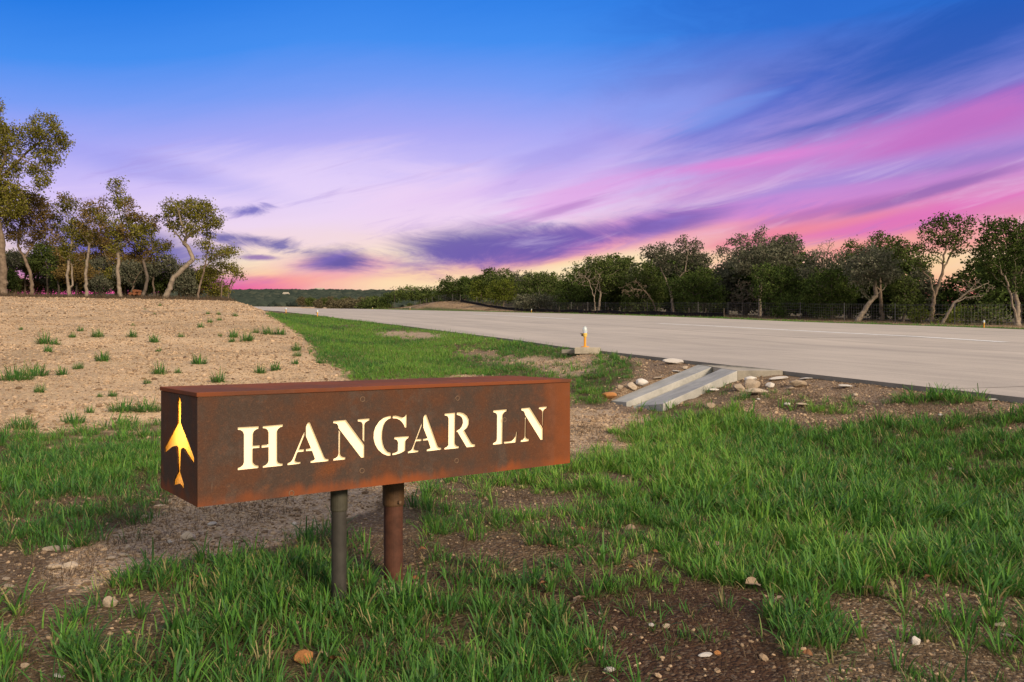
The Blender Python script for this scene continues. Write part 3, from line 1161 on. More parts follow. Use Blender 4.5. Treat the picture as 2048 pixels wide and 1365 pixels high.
PLANE = sub((310, 770), [(248, 112), (262, 145), (272, 185), (270, 405), (410, 765), (405, 845), (305, 680), (285, 662), (270, 680), (262, 910), (300, 1040), (303, 1112), (250, 1040),
                         (192, 1055), (195, 1000), (240, 910), (228, 660), (215, 640), (180, 650), (97, 722), (97, 655), (235, 400), (232, 185), (240, 140)], 5.25)


def build_sign():
    dN = 2.882
    N = Vector(((395 - CX) / FPX * dN, dN, 0))
    Rr = Vector((.2762, 3.928, 0))
    a = (Rr - N).normalized()
    L = (Rr - N).length
    bdir = Vector((-a.y, a.x, 0))
    W = .479
    z0 = EYE + (CY - 1015) / FPX * dN
    zl = EYE + (CY - 795.5) / FPX * dN
    z1 = EYE + (CY - 786) / FPX * dN
    Hh = zl - z0
    ang = math.atan2(a.y, a.x)
    base_z = EYE - 1.06
    mid = N + bdir * (W / 2)
    pm = mid + a * (L * .5257)
    root = thing('street_sign', 'rusty steel box sign with glowing cut-out letters HANGAR LN on two pipe posts', 'street sign', (pm.x, pm.y, base_z), ang)
    inv = Matrix.Rotation(-ang, 4, 'Z') @ Matrix.Translation(-root.location)

    def place(o, p, rot=None):
        o.location = inv @ Vector(p)
        if rot is not None:
            o.rotation_euler = rot
        return o

    def on_face(px, py, P, d, nrm):
        ray = Vector(((px - CX) / FPX, 1.0, (CY - py) / FPX))
        eye = Vector((0, 0, EYE))
        t = (P - eye).dot(nrm) / ray.dot(nrm)
        h = eye + ray * t
        return ((h - P).dot(d), h.z - z0)
    th = .006
    # front: local x along the panel, local y outward (-b), z up; mesh drawn in x/y then stood up
    nf = -bdir
    holes = [[on_face(px, py, N, a, nf) for px, py in Lp] for Lp in LETTERS]
    me = panel_mesh('front_panel', [(0, 0), (L, 0), (L, Hh), (0, Hh)], holes, th)
    me.transform(Matrix.Rotation(R_(90), 4, 'X'))
    o = link('front_panel', me, M['corten'], root)
    place(o, (N.x, N.y, z0) + Vector((0, 0, 0)) if False else Vector((N.x, N.y, z0)) + bdir * (th / 2))
    # left end with the aeroplane
    ne = -a
    hp = [on_face(px, py, N, bdir, ne) for px, py in PLANE]
    e0, e1 = th + .001, W - th - .001
    me = panel_mesh('end_panel', [(e0, 0), (e1, 0), (e1, Hh), (e0, Hh)], [hp], th)
    me.transform(Matrix.Rotation(R_(90), 4, 'X'))
    o = link('end_panel', me, M['corten'], root)
    place(o, Vector((N.x, N.y, z0)) + a * (th / 2), (0, 0, R_(90)))
    me = panel_mesh('end_panel', [(e0, 0), (e1, 0), (e1, Hh), (e0, Hh)], [], th)
    me.transform(Matrix.Rotation(R_(90), 4, 'X'))
    o = link('end_panel', me, M['corten'], root)
    place(o, Vector((N.x, N.y, z0)) + a * (L - th / 2), (0, 0, R_(90)))
    me = panel_mesh('back_panel', [(0, 0), (L, 0), (L, Hh), (0, Hh)], [], th)
    me.transform(Matrix.Rotation(R_(90), 4, 'X'))
    o = link('back_panel', me, M['corten'], root)
    place(o, Vector((N.x, N.y, z0)) + bdir * (W - th / 2))
    o = link('bottom_panel', MB().box((0, 0, 0), (L - .016, W - .016, .006)).mesh('bottom_panel'), M['corten_lid'], root)
    place(o, mid + a * (L / 2) + Vector((0, 0, z0 + .004)))
    # lid, a shallow cap with a small overhang
    ov = .004
    mb = MB().box((0, 0, 0), (L + 2 * ov, W + 2 * ov, z1 - zl - .001))
    o = link('lid', mb.mesh('lid', .0025), M['corten_lid'], root)
    place(o, mid + a * (L / 2) + Vector((0, 0, (zl + z1) / 2 + .001)))
    # acrylic behind the cut-outs
    o = link('diffuser', MB().box((0, 0, 0), (L - .10, .004, Hh - .05)).mesh('diffuser'), M['diffuser'], root)
    place(o, N + bdir * (th + .010) + a * (L / 2) + Vector((0, 0, z0 + Hh / 2)))
    o = link('diffuser', MB().box((0, 0, 0), (.004, W - .075, Hh - .02)).mesh('diffuser'), M['translucent'], root)
    place(o, N + a * (th + .010) + bdir * (W / 2 + .02) + Vector((0, 0, z0 + Hh / 2)))
    # the lamp inside the box behind the aeroplane
    ld = bpy.data.lights.new('sign_lamp', 'POINT')
    ld.energy = 6.0
    ld.color = (1.0, .80, .45)
    ld.shadow_soft_size = .03
    lo = link('sign_lamp', None, None, root) if False else bpy.data.objects.new('sign_lamp', ld)
    if lo.name not in col.objects:
        col.objects.link(lo)
    lo.parent = root
    place(lo, N + a * .125 + bdir * (W * .5) + Vector((0, 0, z0 + Hh * .66)))
    # posts
    pz = base_z - .10
    zt = z0 - .001
    o = link('post', MB().cyl((0, 0, 0), (0, 0, zt - pz), .0417, seg=28).mesh('post', smooth=False), M['post_rust'], root)
    place(o, (pm.x, pm.y, pz))
    kd = zt - (EYE + (CY - 1010) / FPX * pm.y)
    o = link('coupling', MB().lathe([(.0425, -kd), (.046, -kd), (.0475, -kd + .006), (.0475, -.001), (.0425, -.001)], (0, 0, 0), 28).mesh('coupling'), M['coupling'], root)
    place(o, (pm.x, pm.y, zt))
    bl = link('bolt', MB().cyl((0, -.046, 0), (0, -.060, 0), .007, seg=6).mesh('bolt'), M['weld'], root)
    place(bl, (pm.x, pm.y, zt - kd + .02))
    pc = N + bdir * (W * .25) + a * (L * .343)
    o = link('conduit', MB().cyl((0, 0, 0), (0, 0, zt - pz), .0305, seg=24).mesh('conduit'), M['post_grey'], root)
    place(o, (pc.x, pc.y, pz))
    kd = zt - (EYE + (CY - 1021) / FPX * pc.y)
    o = link('coupling', MB().lathe([(.031, -kd), (.033, -kd), (.0345, -kd + .005), (.0345, -.001), (.031, -.001)], (0, 0, 0), 24).mesh('coupling'), M['coupling_grey'], root)
    place(o, (pc.x, pc.y, zt))
    # ghosts of plug welds
    wm = MB().lathe([(.0075, 0), (.0085, .0012), (.0105, .0012), (.0115, 0)], (0, 0, 0), 14).mesh('weld_spot')
    wm.transform(Matrix.Rotation(R_(90), 4, 'X'))
    for px, py in [(725, 799), (915, 797), (724, 942), (913, 922), (1009, 840), (583, 987)]:
        uu, vv = on_face(px, py, N, a, nf)
        o = link('weld_spot', wm, M['weld'], root)
        place(o, Vector((N.x, N.y, z0 + vv)) + a * uu - bdir * .0002)
    return root


build_sign()


# ------------------------------------------------------------------ runway edge lights
def build_light(loc, label, rz=0.0, group='runway edge lights', far=False):
    r = thing('runway_light', label, 'runway light', loc, rz, group)
    if not far:
        link('concrete_pad', MB().box((.05, 0, .03), (.46, .40, .12)).mesh('concrete_pad', .012), M['pad'], r)
        link('cable_cover', MB().box((-.31, .06, .012), (.24, .14, .07)).mesh('cable_cover', .01), M['kerbside'], r)
    link('base_flange', MB().lathe([(0, .092), (.075, .092), (.078, .098), (.075, .104), (.03, .106), (.026, .114)], (0, 0, 0), 20).mesh('base_flange'), M['yellow'], r)
    link('post', MB().cyl((0, 0, .10), (0, 0, .285), .022, seg=18).mesh('post', smooth=False), M['yellow'], r)
    link('collar', MB().lathe([(.022, .27), (.034, .285), (.036, .30), (.036, .318), (.046, .320), (.046, .332), (.038, .334), (.038, .350), (0, .350)], (0, 0, 0), 20).mesh('collar'), M['yellow_pale'], r)
    c = link('clamp', MB().box((-.052, 0, .318), (.028, .022, .05)).cyl((-.055, 0, .336), (-.085, 0, .336), .007, seg=8).mesh('clamp'), M['dark_metal'], r)
    link('lens', MB().lathe([(.036, .350), (.043, .372), (.044, .40), (.040, .432), (.030, .458), (.016, .472), (0, .476)], (0, 0, 0), 24).mesh('lens', smooth=True), M['glass'], r)
    return r


x, y, z = at(1170, 708)
main_light = build_light((x, y, z + .03), 'yellow post light with a clear glass dome on a concrete pad beside the runway', R_(-8))
far_spots = [(34.0, 1063, 'small yellow light post on the far runway edge, in front of the black fabric fence', 1.0),
             (34.0, 1968, 'small yellow marker post in the grass at the far right of the runway', .9),
             (34.0, 820, 'tiny pale light post at the foot of the brown mound', 1.0),
             (34.0, 745, 'tiny pale light post at the left end of the brown mound', 1.0),
             (34.0, 723, 'tiny pale light post on the runway crest, just left of the mound', 1.0),
             (34.0, 665, 'tiny pale light post on the runway crest between two others', 1.0),
             (6.6, 635, 'small white light post where the grass strip meets the runway', 1.0),
             (6.6, 572, 'tiny light post at the far tip of the green grass strip', 1.0)]
far_proto = None
for (u, px, lb, k) in far_spots:
    x, y, s = at_u(u, px)
    loc = (x, y, float(ground_z(x, y)) - .06)
    if far_proto is None:
        far_proto = build_light(loc, lb, 0, far=True)
        o = far_proto
    else:
        o = copy_tree(far_proto)
        o['label'] = lb
        o.location = loc
    o.scale = (k * 1.1, k * 1.1, k)

# ------------------------------------------------------------------ trees
def grow(trunks, att, step, infl, kill, seed, iters=70, gnarl=.35, up=.08):
    """branches that grow from the trunk lines towards a cloud of points"""
    r = np.random.default_rng(seed)
    P = []
    par = []
    for tr in trunks:
        pts = np.array(tr['pts'], float)
        st = tr.get('from', -1)
        if st >= 0:
            # join on to the nearest node made so far
            d = np.linalg.norm(np.array(P) - pts[0], axis=1)
            prev = int(d.argmin())
        else:
            P.append(pts[0])
            par.append(-1)
            prev = len(P) - 1
        for a, b in zip(pts[:-1], pts[1:]):
            n = max(1, int(np.linalg.norm(b - a) / step))
            for k in range(1, n + 1):
                q = a + (b - a) * k / n + r.normal(0, step * .12, 3)
                P.append(q)
                par.append(prev)
                prev = len(P) - 1
    P = [np.array(p) for p in P]
    att = np.array(att)
    best = np.full(len(att), 1e9)
    bi = np.zeros(len(att), int)
    alive = np.ones(len(att), bool)
    new = list(range(len(P)))
    for it in range(iters):
        if not alive.any() or not new:
            break
        NP = np.array([P[i] for i in new])
        ia = np.where(alive)[0]
        D = np.linalg.norm(att[ia][:, None, :] - NP[None], axis=2)
        m = D.argmin(1)
        dm = D[np.arange(len(ia)), m]
        better = dm < best[ia]
        best[ia[better]] = dm[better]
        bi[ia[better]] = np.array(new)[m[better]]
        alive &= best > kill
        ia = np.where(alive & (best < infl))[0]
        if len(ia) == 0:
            break
        acc = {}
        for i in ia:
            v = att[i] - P[bi[i]]
            v /= (np.linalg.norm(v) + 1e-9)
            acc[bi[i]] = acc.get(bi[i], 0) + v
        new = []
        for k, v in acc.items():
            v = v / (np.linalg.norm(v) + 1e-9) + r.normal(0, gnarl, 3) + np.array([0, 0, up])
            v /= np.linalg.norm(v)
            P.append(P[k] + v * step)
            par.append(int(k))
            new.append(len(P) - 1)
    return np.array(P), np.array(par)


def tubes(P, par, r_base, r_tip, sides=5, expo=1.9):
    n = len(P)
    kids = np.zeros(n, int)
    w = np.zeros(n)
    for i in range(n - 1, -1, -1):
        if w[i] == 0:
            w[i] = 1.0
        if par[i] >= 0:
            w[par[i]] += w[i]
            kids[par[i]] += 1
    # pipe model: cross-section follows the number of tips carried
    rad = r_tip * w ** (1 / expo)
    rad = np.maximum(r_base * (w / w.max()) ** (1 / expo), r_tip)
    low = P[par < 0][0][2] if (par < 0).any() else 0
    hh = np.clip((P[:, 2] - low) / max(.5, (P[:, 2] - low).max()), 0, 1)
    rad = np.maximum(rad * (1.0 - .45 * hh) * (1 + .35 * np.exp(-hh * 18)), r_tip)
    idx = np.where(par >= 0)[0]
    A = P[par[idx]]
    B = P[idx]
    d = B - A
    d /= (np.linalg.norm(d, axis=1)[:, None] + 1e-9)
    ref = np.where(np.abs(d[:, 2:3]) > .9, np.array([[1., 0, 0]]), np.array([[0, 0, 1.]]))
    s = np.cross(d, ref)
    s /= np.linalg.norm(s, axis=1)[:, None]
    t = np.cross(d, s)
    ra = np.minimum(rad[par[idx]], rad[idx] * 1.35)
    rb = rad[idx]
    th = np.arange(sides) * 2 * np.pi / sides
    off = s[:, None, :] * np.cos(th)[None, :, None] + t[:, None, :] * np.sin(th)[None, :, None]
    VA = (A - d * ra[:, None] * .3)[:, None, :] + off * ra[:, None, None]
    VB = (B + d * rb[:, None] * .3)[:, None, :] + off * rb[:, None, None]
    V = np.concatenate([VA, VB], 1).reshape(-1, 3)
    base = np.arange(len(idx)) * 2 * sides
    F = []
    for k in range(sides):
        j = (k + 1) % sides
        F.append(np.stack([base + k, base + j, base + sides + j, base + sides + k], 1))
    return V, np.concatenate(F), rad, kids, w


def leaves(C, size, r, tones, flat=.0, aspect=.6):
    n = len(C)
    a = r.normal(size=(n, 3))
    a[:, 2] *= (1 - flat)
    a /= np.linalg.norm(a, axis=1)[:, None]
    q = r.normal(size=(n, 3))
    b = np.cross(a, q)
    b /= np.linalg.norm(b, axis=1)[:, None]
    sz = size * r.uniform(.6, 1.4, n)[:, None]
    V = np.stack([C - a * sz, C + b * sz * aspect, C + a * sz, C - b * sz * aspect], 1).reshape(-1, 3)
    i = np.arange(n) * 4
    F = np.stack([i, i + 1, i + 2, i + 3], 1)
    return V, F, np.repeat(tones, 4)


N_ATT_K = 1.9
G_L = 'oaks in the grove on the left'
G_L2 = 'thin trees and brush behind the oaks of the left grove'


def make_tree(name, label, cat, base, trunks, lobes, seed, r_base=.16, r_tip=.010, step=.16, n_att=420, leaf='leaf_oak', leaf2=None, bark='bark', leaf_n=5, leaf_size=.06,
              spread=.09, gnarl=.4, group=None, kill=1.5, up=.05, shell=.35, jitter=.0, extra_twigs=0):
    """base: world point. trunks: local polylines. lobes: (centre, radii, weight) in local metres"""
    r = np.random.default_rng(seed)
    wts = np.array([l[2] * np.prod(l[1]) ** (2 / 3) for l in lobes])
    cnt = np.maximum(8, (wts / wts.sum() * n_att * N_ATT_K)).astype(int)
    att = []
    for (c, rad, wt), k in zip(lobes, cnt):
        v = r.normal(size=(k, 3))
        v /= np.linalg.norm(v, axis=1)[:, None]
        v *= (r.uniform(shell, 1, k) ** .5)[:, None]
        v *= (1 + .18 * r.normal(size=(k, 1)))
        att.append(np.array(c) + v * np.array(rad))
    att = np.concatenate(att)
    r_base = r_base * (.58 if group in (G_L, G_L2) else 1.0)
    P, par = grow(trunks, att, step, 60 * step, kill * step, seed, gnarl=gnarl, up=up)
    V, F, rad, kids, w = tubes(P, par, r_base, r_tip)
    root = thing(name, label, cat, base, 0, group)
    link('trunk', mesh_np('trunk', V, F, True), M[bark], root)
    tips = np.where(w <= 4)[0]
    ntr = sum(len(t['pts']) for t in trunks)
    if leaf:
        k = leaf_n
        C = np.repeat(P[tips], k, 0)
        C = C + r.normal(0, spread, C.shape) * np.array([1, 1, .8])
        clump = np.repeat(r.uniform(-.22, .22, len(tips)), k)
        tone = np.clip(.45 + clump + r.normal(0, .14, len(C)), 0, 1)
        if leaf2:
            side = fbm(C[:, 0] * .9 + seed, C[:, 2] * .9 + C[:, 1] * .5, 2, seed) > .40
        else:
            side = np.zeros(len(C), bool)
        for msk, mt in ((~side, leaf), (side, leaf2)):
            if mt is None or msk.sum() == 0:
                continue
            LV, LF, tn = leaves(C[msk], leaf_size, r, tone[msk])
            link('crown', mesh_np('crown', LV, LF, False, {'tone': tn}), M[mt], root)
    return root


def px_frame(px, py, d):
    """the point seen at (px, py) at distance d along the view axis"""
    return np.array([(px - CX) / FPX * d, d, EYE + (CY - py) / FPX * d])


def photo_tree(name, label, cat, u, px, trunks, lobes, seed, conv, thick=.8, **kw):
    """trunk lines and crown lobes measured on the photograph, stood up in depth at the tree's own distance"""
    r = np.random.default_rng(seed + 1000)
    bx, by, s = at_u(u, conv(*trunks[0][0])[0]) if u is not None else (None, None, None)
    bz = float(ground_z(bx, by)) - .05
    d = by
    b0 = np.array([bx, by, bz])
    k = d / FPX
    p0 = conv(*trunks[0][0])
    # the foot is set on the ground; the drawn foot and the real one agree within the height of the grass
    def loc(p, dy=0.0):
        q = conv(*p[:2])
        v = px_frame(q[0], q[1], d) - b0
        v[1] = dy
        return v
    T = []
    for i, tr in enumerate(trunks):
        pts = []
        dy = 0 if i == 0 else r.uniform(-.4, .4)
        for j, p in enumerate(tr):
            pts.append(loc(p, 0 if j == 0 and i == 0 else dy * j + r.normal(0, .08)))
        if i == 0:
            pts[0][2] = 0.0
            T.append(dict(pts=pts))
        else:
            T.append(dict(pts=pts, **({'from': 0} if True else {})))
    Lb = []
    for l in lobes:
        sx = abs(conv(l[0] + l[2], l[1])[0] - conv(l[0], l[1])[0]) * k
        sz = abs(conv(l[0], l[1] + l[3])[1] - conv(l[0], l[1])[1]) * k
        c = loc(l, r.uniform(-.5, .5) * thick)
        Lb.append((c, (sx, max(sx, sz) * thick, sz), l[4] if len(l) > 4 else 1.0))
    return make_tree(name, label, cat, tuple(b0), T, Lb, seed, **kw)


def cl(x, y):          # left-hand grove
    return x / 2.968, 180 + y / 2.968


def cm(x, y):          # middle of the far tree line
    return 740 + x / 3.103, 440 + y / 3.103


def cr(x, y):          # right-hand tree line
    return 1380 + x / 3.066, 400 + y / 3.066


G_L = 'oaks in the grove on the left'
oak = dict(group=G_L, leaf='leaf_oak', leaf2='leaf_brown', gnarl=.5, leaf_size=.052, spread=.14, leaf_n=20, r_tip=.013)


def ul(px, d):          # the runway-across position of a column at distance d
    return float(us_of((px - CX) / FPX * d, d)[0])


photo_tree('oak_tree', 'tall oak at the left edge of the photo with a big olive crown hanging over', 'tree', ul(5, 44), 5,
           [[(15, 1195), (22, 1050), (8, 870), (-30, 700), (-10, 520), (40, 370)], [(-10, 520), (90, 420), (170, 330), (260, 240)], [(40, 370), (130, 400), (230, 470)], [(-20, 600), (60, 560), (180, 580), (230, 600)]],
           [(280, 240, 105, 75), (320, 300, 85, 60), (290, 395, 80, 70), (290, 545, 50, 42), (180, 320, 60, 60), (60, 300, 80, 100), (50, 470, 70, 70), (200, 480, 60, 35, .5), (0, 110, 25, 60),
            (-120, 300, 130, 160), (-80, 560, 120, 110), (30, 600, 100, 60), (60, 700, 100, 60)], 3, cl,
           **{**oak, 'n_att': 1250, 'r_base': .34, 'leaf': 'leaf_oak', 'leaf2': None, 'leaf_n': 22, 'spread': .14})
photo_tree('oak_tree', 'bushy brown-leaved oak beneath the overhanging crown at the left edge', 'tree', ul(65, 46), 65,
           [[(192, 1200), (187, 1100), (150, 1000), (110, 930), (120, 820)], [(150, 1000), (190, 900), (230, 820)]],
           [(110, 650, 140, 60), (300, 790, 80, 85), (80, 770, 110, 100), (210, 720, 110, 80), (150, 880, 120, 40, .5)], 5, cl,
           **{**oak, 'n_att': 900, 'r_base': .17, 'leaf': 'leaf_brown', 'leaf2': 'leaf_oak', 'leaf_n': 15})
photo_tree('oak_tree', 'upright oak with a two-stemmed pale trunk and leafy lower stem, left grove', 'tree', ul(139, 45), 139,
           [[(415, 1222), (405, 1120), (415, 1020), (430, 880), (440, 760)], [(430, 1180), (428, 1060), (400, 960), (370, 900)]],
           [(425, 680, 60, 60), (440, 830, 60, 90), (395, 970, 65, 60, 1.4), (520, 725, 55, 40, .7), (350, 900, 60, 40, .6), (470, 1000, 40, 40, .8)], 7, cl,
           **{**oak, 'n_att': 620, 'r_base': .17, 'bark': 'bark_pale'})
photo_tree('oak_tree', 'thin oak with a bare twiggy top, right of the two-stemmed oak', 'tree', ul(173, 45), 173,
           [[(515, 1222), (505, 1100), (515, 1000), (530, 920), (490, 860), (480, 800)], [(530, 920), (580, 840), (605, 740), (600, 640)], [(515, 1000), (560, 920), (620, 880)]],
           [(550, 740, 70, 65), (585, 775, 50, 45), (603, 660, 14, 50, .5), (500, 800, 50, 40, .6), (640, 720, 40, 40, .4), (570, 860, 60, 30, .4)], 9, cl, **{**oak, 'n_att': 430, 'r_base': .15, 'leaf_n': 12, 'bark': 'bark_pale'})
photo_tree('oak_tree', 'tallest straight oak in the middle of the left grove with a wispy peak', 'tree', ul(240, 44), 240,
           [[(714, 1242), (705, 1130), (700, 1000), (700, 880), (722, 790), (690, 690), (690, 580)], [(700, 900), (640, 850), (600, 760)], [(722, 790), (780, 740), (800, 690)], [(700, 960), (790, 900), (830, 860)]],
           [(695, 570, 48, 38, .6), (700, 655, 50, 55, .7), (770, 690, 48, 42, .9), (800, 785, 70, 60), (655, 790, 55, 55), (740, 850, 110, 45), (700, 930, 50, 45, 1.3), (840, 910, 50, 45)], 11, cl,
           **{**oak, 'n_att': 760, 'r_base': .18, 'bark': 'bark_pale'})
photo_tree('oak_tree', 'crooked oak with flat spreading lower limbs, just left of the leaning oak', 'tree', ul(284, 45), 284,
           [[(842, 1222), (872, 1130), (855, 1020), (905, 950), (890, 870)], [(855, 1020), (800, 990), (760, 980)], [(905, 950), (960, 920)]],
           [(900, 825, 60, 45, .6), (940, 925, 62, 32), (880, 990, 60, 28, .8), (830, 960, 50, 36), (780, 990, 40, 25, .6), (900, 760, 25, 40, .3)], 13, cl, **{**oak, 'n_att': 470, 'r_base': .16, 'bark': 'bark_dark'})
photo_tree('oak_tree', 'leaning oak with a bent bare trunk and rounded green crown, right of the left grove', 'tree', ul(330, 44), 330,
           [[(982, 1232), (1025, 1130), (1095, 1055), (1142, 1010), (1118, 950), (1096, 910)], [(1096, 910), (1125, 860), (1100, 790), (1090, 720)], [(1096, 920), (1050, 850), (1020, 800)],
            [(1125, 870), (1180, 820), (1240, 780)], [(1142, 1010), (1180, 1000), (1205, 980)]],
           [(1120, 715, 150, 55), (1000, 785, 42, 36), (1250, 785, 62, 42), (1130, 815, 90, 48, .6), (1060, 700, 40, 40), (1200, 690, 50, 40), (1205, 985, 12, 8, .3), (1280, 770, 40, 25)], 15, cl,
           **{**oak, 'n_att': 720, 'r_base': .25, 'leaf': 'leaf_oak', 'leaf2': None, 'leaf_n': 19, 'bark': 'bark_pale'})
photo_tree('oak_tree', 'slim open oak with one long side branch, just right of the leaning oak', 'tree', ul(395, 46), 395,
           [[(1172, 1230), (1190, 1130), (1225, 1040), (1237, 950), (1250, 870)], [(1225, 1040), (1290, 1000), (1360, 985), (1395, 970)]],
           [(1250, 850, 38, 45, .5), (1215, 915, 55, 25, .6), (1350, 955, 50, 28), (1290, 985, 40, 18, .6), (1240, 940, 45, 30, .6)], 17, cl, **{**oak, 'n_att': 330, 'r_base': .11, 'leaf2': None, 'leaf_n': 15})
photo_tree('oak_tree', 'small thin oak at the right end of the left grove, above the dirt ridge', 'tree', ul(442, 48), 442,
           [[(1312, 1232), (1320, 1120), (1350, 1060)], [(1320, 1150), (1345, 1100), (1370, 1050)]],
           [(1330, 1050, 40, 28, .7), (1270, 1075, 36, 40, .8), (1385, 1050, 22, 26, .7)], 19, cl, **{**oak, 'n_att': 230, 'r_base': .08, 'leaf2': None})
photo_tree('oak_tree', 'last spindly sapling of the left grove, leaning out towards the pink horizon', 'tree', ul(455, 49), 455,
           [[(1350, 1222), (1372, 1165), (1410, 1110), (1425, 1085)], [(1350, 1222), (1365, 1130), (1395, 1075)]],
           [(1395, 1065, 24, 34, .7), (1425, 1100, 24, 18, .7)], 23, cl, **{**oak, 'n_att': 130, 'r_base': .06, 'leaf2': None})
# the second rank: darker, thinner, behind the first
G_L2 = 'thin trees and brush behind the oaks of the left grove'
second = [
    ('grey bent oak behind the bushy brown-leaved oak, left grove', [(285, 1175), (285, 1080), (262, 980), (240, 920)], [(230, 1010, 70, 45), (270, 950, 60, 50), (330, 1010, 60, 60)], 'leaf_dark', 31),
    ('dark curved trunk leaning left behind the tallest oak', [(690, 1190), (672, 1100), (640, 1000), (600, 930), (540, 870)], [(580, 900, 80, 40), (640, 950, 60, 40), (520, 860, 60, 40)], 'leaf_brown', 33),
    ('slanting thin trunk behind the crooked oak', [(770, 1225), (800, 1140), (850, 1060)], [(760, 1080, 90, 60), (850, 1060, 50, 40)], 'leaf_grey', 35),
    ('dark green bush behind the foot of the leaning oak', [(930, 1210), (940, 1150), (950, 1100)], [(955, 1095, 70, 62), (930, 1150, 50, 40)], 'leaf_dark', 37),
    ('brown brush right of the leaning oak', [(1090, 1220), (1090, 1150)], [(1090, 1125, 100, 62), (1140, 1180, 70, 40)], 'leaf_brown', 39),
    ('olive brush near the right end of the left grove', [(1230, 1225), (1235, 1150)], [(1230, 1120, 55, 75), (1280, 1180, 60, 40)], 'leaf_oak', 41),
    ('thin crossing stems low in the middle of the left grove', [(590, 1210), (610, 1140), (660, 1080)], [(600, 1060, 80, 60), (660, 1080, 60, 50)], 'leaf_grey', 43),
    ('shaggy dark tree behind the two-stemmed oak', [(350, 1190), (352, 1090), (350, 1000)], [(350, 1000, 60, 70), (320, 1080, 40, 40), (440, 1060, 60, 50)], 'leaf_dark', 45),
    ('pale thin stem near the left edge of the grove', [(78, 1200), (82, 1100), (95, 1040)], [(100, 1010, 65, 50), (60, 1080, 40, 40)], 'leaf_grey', 47),
    ('low brown brush between the trunks at the far left', [(240, 1200), (235, 1160)], [(220, 1160, 90, 45), (110, 1160, 70, 40)], 'leaf_brown', 49),
    ('low brush behind the trunks in the middle of the grove', [(480, 1205), (480, 1160)], [(470, 1150, 90, 50), (380, 1160, 60, 36)], 'leaf_dark', 51),
    ('tangled brush under the crooked oak', [(800, 1215), (800, 1170)], [(800, 1160, 90, 45), (700, 1165, 60, 38), (880, 1180, 60, 34)], 'leaf_grey', 53),
    ('pale trunk with a dry crown between the crooked and leaning oaks', [(915, 1215), (905, 1140), (930, 1060)], [(990, 1020, 50, 40, .5), (920, 1050, 50, 40, .5)], 'leaf_grey', 55),
    ('dense olive brush at the far left edge under the big crown', [(20, 1205), (25, 1150)], [(20, 1130, 80, 60), (60, 1170, 60, 40)], 'leaf_dark', 61),
    ('rounded grey-green bush between the bushy brown oak and the two-stemmed oak', [(300, 1205), (300, 1140)], [(300, 1110, 80, 60), (350, 1150, 60, 50)], 'leaf_grey', 63),
    ('wide brown brush behind the two-stemmed oak and its thin neighbour', [(455, 1205), (455, 1120)], [(450, 1090, 90, 60), (520, 1120, 60, 60)], 'leaf_brown', 65),
    ('olive brush close behind the tallest oak', [(740, 1205), (740, 1120)], [(745, 1080, 80, 60), (690, 1120, 60, 60)], 'leaf_oak', 67),
    ('brown brush behind the foot of the crooked oak', [(870, 1215), (870, 1130)], [(860, 1110, 70, 60), (820, 1150, 60, 50)], 'leaf_brown', 69),
    ('grey brush between the leaning oak and the slim open oak', [(1060, 1222), (1060, 1150)], [(1070, 1080, 70, 50), (1120, 1160, 70, 50)], 'leaf_grey', 71),
    ('dull green brush between the leaning oak and the crooked oak', [(930, 1212), (930, 1160)], [(910, 1160, 60, 40), (980, 1175, 50, 36)], 'leaf_oak', 73),
    ('grey brush behind the thin oak with the twiggy top', [(560, 1205), (560, 1150)], [(560, 1150, 70, 46), (620, 1160, 60, 40)], 'leaf_grey', 75),
    ('brown thicket behind the crown of the crooked oak', [(800, 1205), (800, 1090)], [(800, 1040, 80, 50), (730, 1010, 60, 40), (860, 1030, 50, 40)], 'leaf_brown', 77),
    ('brown thicket behind the two-stemmed oak and the thin oak', [(480, 1205), (480, 1080)], [(480, 1010, 80, 50), (560, 1010, 60, 46), (400, 1020, 50, 40)], 'leaf_brown', 79),
    ('olive thicket behind the bushy brown-leaved oak', [(150, 1205), (150, 1080)], [(150, 1030, 80, 50), (60, 1020, 60, 50), (220, 1060, 60, 46)], 'leaf_oak', 83),
    ('twiggy bush under the slim open oak', [(1180, 1225), (1170, 1160)], [(1170, 1130, 60, 60), (1130, 1100, 50, 30)], 'leaf_grey', 57),
]
for lb, tr, lobes, lf, sd_ in second:
    p = cl(*tr[0])
    photo_tree('oak_tree' if 'bush' not in lb and 'brush' not in lb else 'brush', lb, 'tree' if 'bush' not in lb and 'brush' not in lb else 'bush', ul(p[0], 53 + sd_ % 5), p[0], [tr], lobes, sd_, cl,
               group=G_L2, n_att=520, r_base=.12, leaf=lf, leaf_n=22, leaf_size=.058, spread=.13, gnarl=.5, bark='bark_dark' if sd_ % 4 == 1 else 'bark')

